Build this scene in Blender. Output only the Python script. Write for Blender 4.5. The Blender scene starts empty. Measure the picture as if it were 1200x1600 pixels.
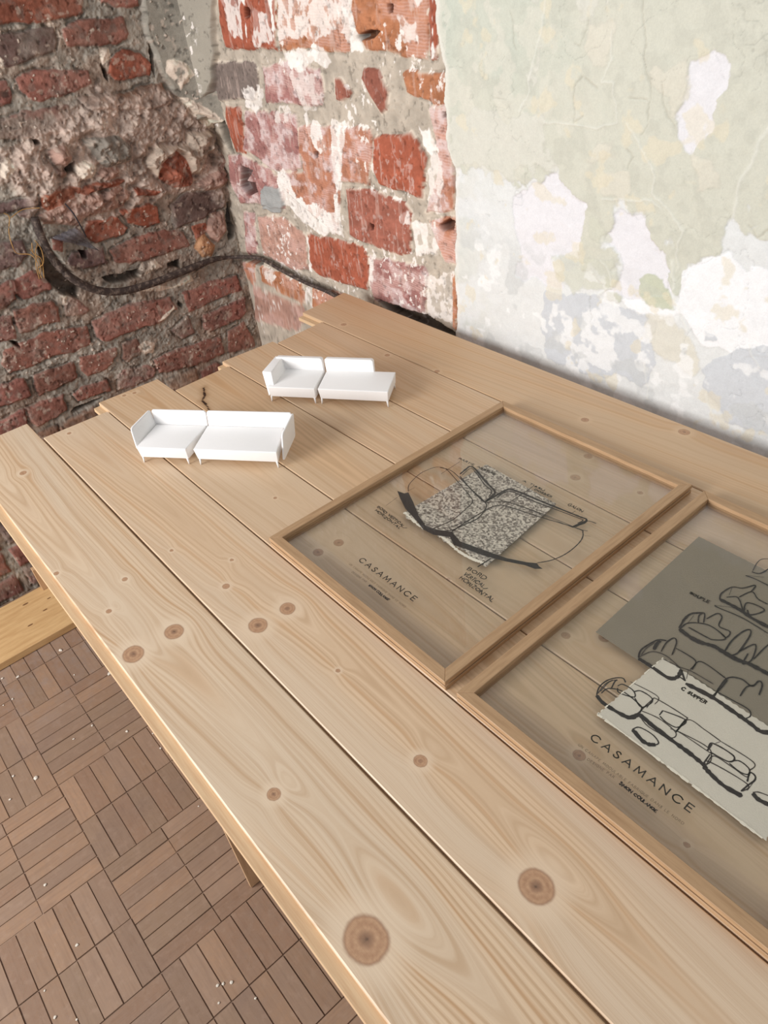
import bpy, bmesh, math, random
import numpy as np
from mathutils import Vector, Matrix
S = bpy.context.scene
COL = S.collection
H = 0.682                      # table top height
XL, YB = -1.085, 0.617         # left wall plane, back wall plane

# ---------------------------------------------------------------- camera
cam = bpy.data.cameras.new('camera'); cam.sensor_fit = 'VERTICAL'; cam.sensor_height = 36.0
cam.lens = 36.0*1149.33/1600; cam.clip_start = 0.01; cam.clip_end = 50
co = bpy.data.objects.new('camera', cam); COL.objects.link(co)
a_, b_, c_ = ((0.645496, 0.756890, -0.102239), (0.427103, -0.468693, -0.773246), (-0.633181, 0.455461, -0.625810))
co.matrix_world = Matrix(((a_[0], -b_[0], -c_[0], 0.67056), (a_[1], -b_[1], -c_[1], -0.29742),
                          (a_[2], -b_[2], -c_[2], 0.60664 + H), (0, 0, 0, 1)))
S.camera = co
# ---------------------------------------------------------------- light
w = bpy.data.worlds.new('room_light'); S.world = w; w.use_nodes = True
bg = w.node_tree.nodes['Background']; bg.inputs[0].default_value = (0.93, 0.95, 1.0, 1); bg.inputs[1].default_value = 0.48
def area(name, loc, target, sx, sy, power, color):
    l = bpy.data.lights.new(name, 'AREA'); l.shape = 'RECTANGLE'; l.size = sx; l.size_y = sy; l.energy = power; l.color = color
    o = bpy.data.objects.new(name, l); COL.objects.link(o); o.location = loc
    d = Vector(target)-Vector(loc); o.rotation_euler = d.to_track_quat('-Z', 'Y').to_euler(); return o
area('window_daylight', (-0.55, -1.95, 1.42), (-0.05, 0.4, 0.75), 1.15, 1.0, 60, (1.0, 0.99, 0.985))
S.view_settings.view_transform = 'Standard'; S.view_settings.look = 'None'
S.view_settings.gamma = 1.0; S.view_settings.use_curve_mapping = False; S.view_settings.exposure = 0.06

# ---------------------------------------------------------------- helpers
def lin(r, g, b):
    f = lambda c: ((c/255)/12.92 if c/255 <= 0.04045 else (((c/255)+0.055)/1.055)**2.4)
    return np.array([f(r), f(g), f(b)])
def tag(o, label=None, cat=None, group=None, kind=None):
    if label: o['label'] = label
    if cat: o['category'] = cat
    if group: o['group'] = group
    if kind: o['kind'] = kind
    return o
def link(name, me, mat=None, parent=None):
    o = bpy.data.objects.new(name, me); COL.objects.link(o)
    if mat: me.materials.append(mat)
    if parent: o.parent = parent
    return o
def empty(name, loc, rz=0):
    o = bpy.data.objects.new(name, None); COL.objects.link(o); o.location = loc; o.rotation_euler = (0, 0, rz)
    o.empty_display_size = 0.05; return o
def bm_obj(name, bm, mat, parent=None, smooth=False):
    bmesh.ops.recalc_face_normals(bm, faces=bm.faces[:])
    me = bpy.data.meshes.new(name); bm.to_mesh(me); bm.free()
    if smooth:
        me.polygons.foreach_set('use_smooth', [True]*len(me.polygons))
    return link(name, me, mat, parent)
def hexa(bm, pts, bev=0, seg=2, corner=None, cr=.005):
    """pts: 4 lower then 4 upper corners"""
    v = [bm.verts.new(p) for p in pts]
    fs = [bm.faces.new([v[i] for i in q]) for q in ((3, 2, 1, 0), (4, 5, 6, 7), (0, 1, 5, 4), (1, 2, 6, 5), (2, 3, 7, 6), (3, 0, 4, 7))]
    if corner:
        ce = [e for a, b in corner for e in v[a].link_edges if e.other_vert(v[a]) is v[b]]
        bmesh.ops.bevel(bm, geom=ce, offset=cr, segments=5, profile=0.5, affect='EDGES')
    if bev:
        ed = [e for e in bm.edges if len(e.link_faces) == 2 and e.calc_face_angle() > .6] if corner else list(set(e for f in fs for e in f.edges))
        bmesh.ops.bevel(bm, geom=ed, offset=bev, segments=seg, profile=0.6, affect='EDGES')
def boxp(x0, x1, y0, y1, z0, z1):
    return [(x0, y0, z0), (x1, y0, z0), (x1, y1, z0), (x0, y1, z0), (x0, y0, z1), (x1, y0, z1), (x1, y1, z1), (x0, y1, z1)]
def tube(bm, pts, r, n=10, caps=True):
    pts = [Vector(p) for p in pts]; rings = []
    R_ = r if hasattr(r, '__len__') else [r]*len(pts)
    for i, p in enumerate(pts):
        t = (pts[min(i+1, len(pts)-1)]-pts[max(i-1, 0)]).normalized()
        a = t.cross(Vector((0, 0, 1)) if abs(t.z) < .9 else Vector((1, 0, 0))).normalized(); b = t.cross(a)
        rings.append([bm.verts.new(p+(a*math.cos(k*2*math.pi/n)+b*math.sin(k*2*math.pi/n))*R_[i]) for k in range(n)])
    for i in range(len(rings)-1):
        for k in range(n):
            bm.faces.new((rings[i][k], rings[i][(k+1) % n], rings[i+1][(k+1) % n], rings[i+1][k]))
    if caps:
        bm.faces.new(rings[0]); bm.faces.new(rings[-1])
def catmull(P, n=8):
    P = [np.array(p, float) for p in P]
    if len(P) < 3: return P
    out = []
    for i in range(len(P)-1):
        p0 = P[max(i-1, 0)]; p1 = P[i]; p2 = P[i+1]; p3 = P[min(i+2, len(P)-1)]
        for k in range(n):
            t = k/n
            out.append(.5*((2*p1)+(-p0+p2)*t+(2*p0-5*p1+4*p2-p3)*t*t+(-p0+3*p1-3*p2+p3)*t**3))
    out.append(P[-1]); return out

# noise in numpy
_rng = np.random.RandomState(7); _T = _rng.rand(256, 256)
def vn(x, y, s=0):
    x = x+s*17.31; y = y+s*9.77
    xi = np.floor(x).astype(int); yi = np.floor(y).astype(int); fx = x-xi; fy = y-yi
    fx = fx*fx*(3-2*fx); fy = fy*fy*(3-2*fy)
    a = _T[xi & 255, yi & 255]; b = _T[(xi+1) & 255, yi & 255]; c = _T[xi & 255, (yi+1) & 255]; d = _T[(xi+1) & 255, (yi+1) & 255]
    return (a*(1-fx)+b*fx)*(1-fy)+(c*(1-fx)+d*fx)*fy
def fbm(x, y, s=0, o=4):
    r = 0; a = .5; t = 0
    for i in range(o):
        r = r+a*vn(x, y, s+i*3.1); t += a; a *= .5; x = x*2.03; y = y*2.03
    return r/t
def sst(e0, e1, x):
    t = np.clip((x-e0)/(e1-e0), 0, 1); return t*t*(3-2*t)
def sdf(poly, X, Y, far=.06):
    """signed distance (negative inside) on arrays X, Y; computed near the polygon only"""
    P = np.array(poly, float); d = np.full(X.shape, far)
    sel = (X > P[:, 0].min()-far) & (X < P[:, 0].max()+far) & (Y > P[:, 1].min()-far) & (Y < P[:, 1].max()+far)
    if not sel.any(): return d
    x = X[sel]; y = Y[sel]; dm = np.full(x.shape, 1e9); ins = np.zeros(x.shape, bool)
    for i in range(len(P)):
        ax, ay = P[i]; bx, by = P[(i+1) % len(P)]; ex, ey = bx-ax, by-ay
        t = np.clip(((x-ax)*ex+(y-ay)*ey)/(ex*ex+ey*ey+1e-12), 0, 1)
        dm = np.minimum(dm, (x-ax-t*ex)**2+(y-ay-t*ey)**2)
        if ay != by:
            c = ((ay > y) != (by > y)) & (x < (bx-ax)*(y-ay)/(by-ay)+ax)
            ins ^= c
    dd = np.sqrt(dm); dd[ins] *= -1; d[sel] = np.minimum(dd, far); return d
def pl_dist(pts, X, Y, far=.03):
    P = np.array(pts, float); d = np.full(X.shape, far)
    sel = (X > P[:, 0].min()-far) & (X < P[:, 0].max()+far) & (Y > P[:, 1].min()-far) & (Y < P[:, 1].max()+far)
    if not sel.any(): return d
    x = X[sel]; y = Y[sel]; dm = np.full(x.shape, 1e9)
    for i in range(len(P)-1):
        ax, ay = P[i]; bx, by = P[i+1]; ex, ey = bx-ax, by-ay
        t = np.clip(((x-ax)*ex+(y-ay)*ey)/(ex*ex+ey*ey+1e-12), 0, 1)
        dm = np.minimum(dm, (x-ax-t*ex)**2+(y-ay-t*ey)**2)
    d[sel] = np.minimum(np.sqrt(dm), far); return d
def grid_mesh(name, P, nu, nv, color=None, attrs=None, flip=False):
    """P (nu*nv,3) row-major in u"""
    me = bpy.data.meshes.new(name); N = nu*nv
    me.vertices.add(N); me.vertices.foreach_set('co', P.astype(np.float32).ravel())
    i, j = np.meshgrid(np.arange(nu-1), np.arange(nv-1), indexing='ij')
    a = (i*nv+j).ravel(); q = np.stack([a, a+nv, a+nv+1, a+1], 1)
    if flip: q = q[:, ::-1]
    nf = len(q)
    me.loops.add(nf*4); me.loops.foreach_set('vertex_index', q.astype(np.int32).ravel())
    me.polygons.add(nf); me.polygons.foreach_set('loop_start', (np.arange(nf)*4).astype(np.int32))
    me.polygons.foreach_set('use_smooth', np.ones(nf, bool))
    me.update(calc_edges=True); me.validate()
    if color is not None:
        at = me.color_attributes.new('Col', 'FLOAT_COLOR', 'POINT')
        at.data.foreach_set('color', np.concatenate([color, np.ones((N, 1))], 1).astype(np.float32).ravel())
    for k, v in (attrs or {}).items():
        at = me.attributes.new(k, 'FLOAT', 'POINT'); at.data.foreach_set('value', v.astype(np.float32).ravel())
    return me

# ---------------------------------------------------------------- materials
class NT:
    def __init__(s, name):
        s.m = bpy.data.materials.new(name); s.m.use_nodes = True; s.t = s.m.node_tree; s.t.nodes.clear()
        s.out = s.n('ShaderNodeOutputMaterial')
    def n(s, typ, **k):
        nd = s.t.nodes.new(typ)
        for a, v in k.items(): setattr(nd, a, v)
        return nd
    def l(s, a, b): s.t.links.new(a, b)
    def val(s, sock, v):
        if isinstance(v, (int, float)): sock.default_value = v
        elif hasattr(v, 'links') or hasattr(v, 'is_linked'): s.l(v, sock)
        else: sock.default_value = v
    def math(s, op, a, b=0.0, c=None):
        nd = s.n('ShaderNodeMath', operation=op); s.val(nd.inputs[0], a); s.val(nd.inputs[1], b)
        if c is not None: s.val(nd.inputs[2], c)
        return nd.outputs[0]
    def mix(s, f, a, b, blend='MIX'):
        nd = s.n('ShaderNodeMix', data_type='RGBA', blend_type=blend)
        s.val(nd.inputs[0], f)
        for i, v in ((6, a), (7, b)):
            if isinstance(v, (tuple, list, np.ndarray)): nd.inputs[i].default_value = tuple(v)[:3]+(1,)
            else: s.l(v, nd.inputs[i])
        return nd.outputs[2]
    def noise(s, vec, scale, detail=4, rough=.55):
        nd = s.n('ShaderNodeTexNoise'); nd.inputs['Scale'].default_value = scale; nd.inputs['Detail'].default_value = detail
        nd.inputs['Roughness'].default_value = rough
        if vec is not None: s.l(vec, nd.inputs['Vector'])
        return nd.outputs['Fac']
    def ramp(s, f, stops):
        nd = s.n('ShaderNodeMapRange'); nd.interpolation_type = 'SMOOTHSTEP'
        s.val(nd.inputs[0], f); nd.inputs[1].default_value = stops[0]; nd.inputs[2].default_value = stops[1]
        nd.inputs[3].default_value = 0; nd.inputs[4].default_value = 1; return nd.outputs[0]
    def bsdf(s, color, rough=.5, spec=.5, bump=None, bstr=.3, bdist=.001):
        b = s.n('ShaderNodeBsdfPrincipled')
        if isinstance(color, (tuple, list, np.ndarray)): b.inputs['Base Color'].default_value = tuple(color)[:3]+(1,)
        else: s.l(color, b.inputs['Base Color'])
        s.val(b.inputs['Roughness'], rough); b.inputs['Specular IOR Level'].default_value = spec
        if bump is not None:
            bp = s.n('ShaderNodeBump'); bp.inputs['Strength'].default_value = bstr; bp.inputs['Distance'].default_value = bdist
            s.l(bump, bp.inputs['Height']); s.l(bp.outputs[0], b.inputs['Normal'])
        s.l(b.outputs[0], s.out.inputs[0]); return b
    def obj(s): return s.n('ShaderNodeTexCoord').outputs['Object']
    def attr(s, name, out='Fac'): return s.n('ShaderNodeAttribute', attribute_name=name).outputs[out]
    def mapv(s, vec, scale):
        m = s.n('ShaderNodeMapping'); s.l(vec, m.inputs[0]); m.inputs['Scale'].default_value = scale; return m.outputs[0]

def mat_wall(name, fine=1.0):
    t = NT(name); o = t.obj(); c = t.attr('Col', 'Color')
    n1 = t.noise(o, 420, 5, .65); n2 = t.noise(o, 90, 4, .6)
    f = t.math('ADD', t.math('MULTIPLY', n1, .55*fine), t.math('MULTIPLY', n2, .35*fine))
    f = t.math('ADD', f, 1-.45*fine)
    cc = t.n('ShaderNodeVectorMath', operation='SCALE'); t.l(c, cc.inputs[0]); t.l(f, cc.inputs['Scale'])
    t.bsdf(cc.outputs[0], .93, .15, t.math('ADD', n1, n2), .55*fine, .0012); return t.m
M_left = mat_wall('old_brick_masonry', 1.0); M_back = mat_wall('old_brick_and_plaster', .45)

def mat_board(name, base, dark, seed, glossy=.42):
    """pine: attributes g (ring coordinate, m) and k (distance to nearest knot / its radius)"""
    t = NT(name); o = t.obj(); g = t.attr('g'); k = t.attr('k')
    sx = t.n('ShaderNodeSeparateXYZ'); t.l(o, sx.inputs[0])
    def vec(a, b, c=0.0):
        cb = t.n('ShaderNodeCombineXYZ'); t.val(cb.inputs[0], a); t.val(cb.inputs[1], b); t.val(cb.inputs[2], c); return cb.outputs[0]
    v1 = vec(t.math('MULTIPLY', sx.outputs[0], 1.6), t.math('MULTIPLY', g, 150.0), seed)
    v2 = vec(t.math('MULTIPLY', sx.outputs[0], 9.0), t.math('MULTIPLY', g, 900.0), seed+3.3)
    v3 = vec(t.math('MULTIPLY', sx.outputs[0], 2.2), t.math('MULTIPLY', g, 26.0), seed+7.1)
    n1 = t.noise(v1, 1, 3, .5); n2 = t.noise(v2, 1, 2, .5); n3 = t.noise(v3, 1, 2, .5)
    wv = t.math('SINE', t.math('ADD', t.math('MULTIPLY', g, 2*math.pi/.0050), t.math('MULTIPLY', n3, 9.0)))
    ring = t.math('POWER', t.math('ADD', t.math('MULTIPLY', wv, .5), .5), 2.5)
    c = t.mix(t.ramp(n3, (.35, .7)), base, tuple(np.array(base)*np.array([1.06, 1.0, .93])))
    c = t.mix(t.math('MULTIPLY', t.ramp(n1, (.45, .75)), .62), c, dark)
    c = t.mix(t.math('MULTIPLY', ring, t.math('MULTIPLY', t.ramp(n3, (.3, .7)), .62)), c, dark)
    c = t.mix(t.math('MULTIPLY', t.ramp(n2, (.4, .75)), .30), c, dark)
    # halo then knot
    kn = t.math('ADD', k, t.math('MULTIPLY', t.math('SUBTRACT', t.noise(o, 90, 2), .5), .16))
    wide = t.math('POWER', t.math('ADD', t.math('MULTIPLY', t.math('SINE', t.math('ADD', t.math('MULTIPLY', g, 2*math.pi/.023), seed)), .5), .5), 22.0)
    c = t.mix(t.math('MULTIPLY', wide, t.math('MULTIPLY', t.ramp(n3, (.38, .62)), .55)), c, tuple(np.array(dark)*np.array([1.04, .93, .80])))
    halo = t.math('SUBTRACT', 1.0, t.ramp(kn, (1.1, 2.6)))
    c = t.mix(t.math('MULTIPLY', halo, .7), c, tuple(np.minimum(np.array(base)*1.08, 1)))
    kr = t.math('ADD', t.math('MULTIPLY', t.math('SINE', t.math('MULTIPLY', kn, 17.0)), .10), t.math('MULTIPLY', t.noise(o, 240, 3), .9))
    kc = t.mix(kr, lin(150, 106, 76), lin(206, 166, 130))
    kc = t.mix(t.math('SUBTRACT', 1.0, t.ramp(kn, (.0, .5))), kc, lin(116, 82, 62))
    kc = t.mix(t.math('SUBTRACT', 1.0, t.ramp(kn, (.02, .14))), kc, lin(74, 50, 38))
    kc = t.mix(t.math('MULTIPLY', t.ramp(kn, (.84, .98)), .6), kc, lin(128, 86, 62))
    c = t.mix(t.math('MULTIPLY', t.math('SUBTRACT', 1.0, t.ramp(kn, (.88, 1.12))), .92), c, kc)
    s = t.attr('s'); c = t.mix(t.math('MULTIPLY', t.ramp(s, (.05, .9)), .55), c, lin(140, 100, 60)); c = t.mix(t.ramp(s, (.80, .97)), c, lin(52, 32, 22))
    t.bsdf(c, glossy, .42, t.math('ADD', n2, t.math('MULTIPLY', n1, .6)), .12, .0006); return t.m
def mat_plainwood(name, base, dark, sc=(4, 60, 60), rough=.55, amt=.6):
    t = NT(name); o = t.obj(); v = t.mapv(o, sc); n1 = t.noise(v, 4, 4, .6); n2 = t.noise(v, 14, 3, .6)
    c = t.mix(t.math('MULTIPLY', t.ramp(n1, (.35, .72)), amt), base, dark)
    c = t.mix(t.math('MULTIPLY', t.ramp(n2, (.45, .8)), amt*.5), c, dark)
    t.bsdf(c, rough, .35, n2, .12, .0005); return t.m
def mat_flat(name, c, rough=.6, spec=.4, var=.06, sc=300):
    t = NT(name); o = t.obj(); n = t.noise(o, sc, 3)
    cc = t.mix(n, tuple(np.array(c)*(1-var)), tuple(np.minimum(np.array(c)*(1+var), 1)))
    t.bsdf(cc, rough, spec, n, .05, .0003); return t.m
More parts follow.
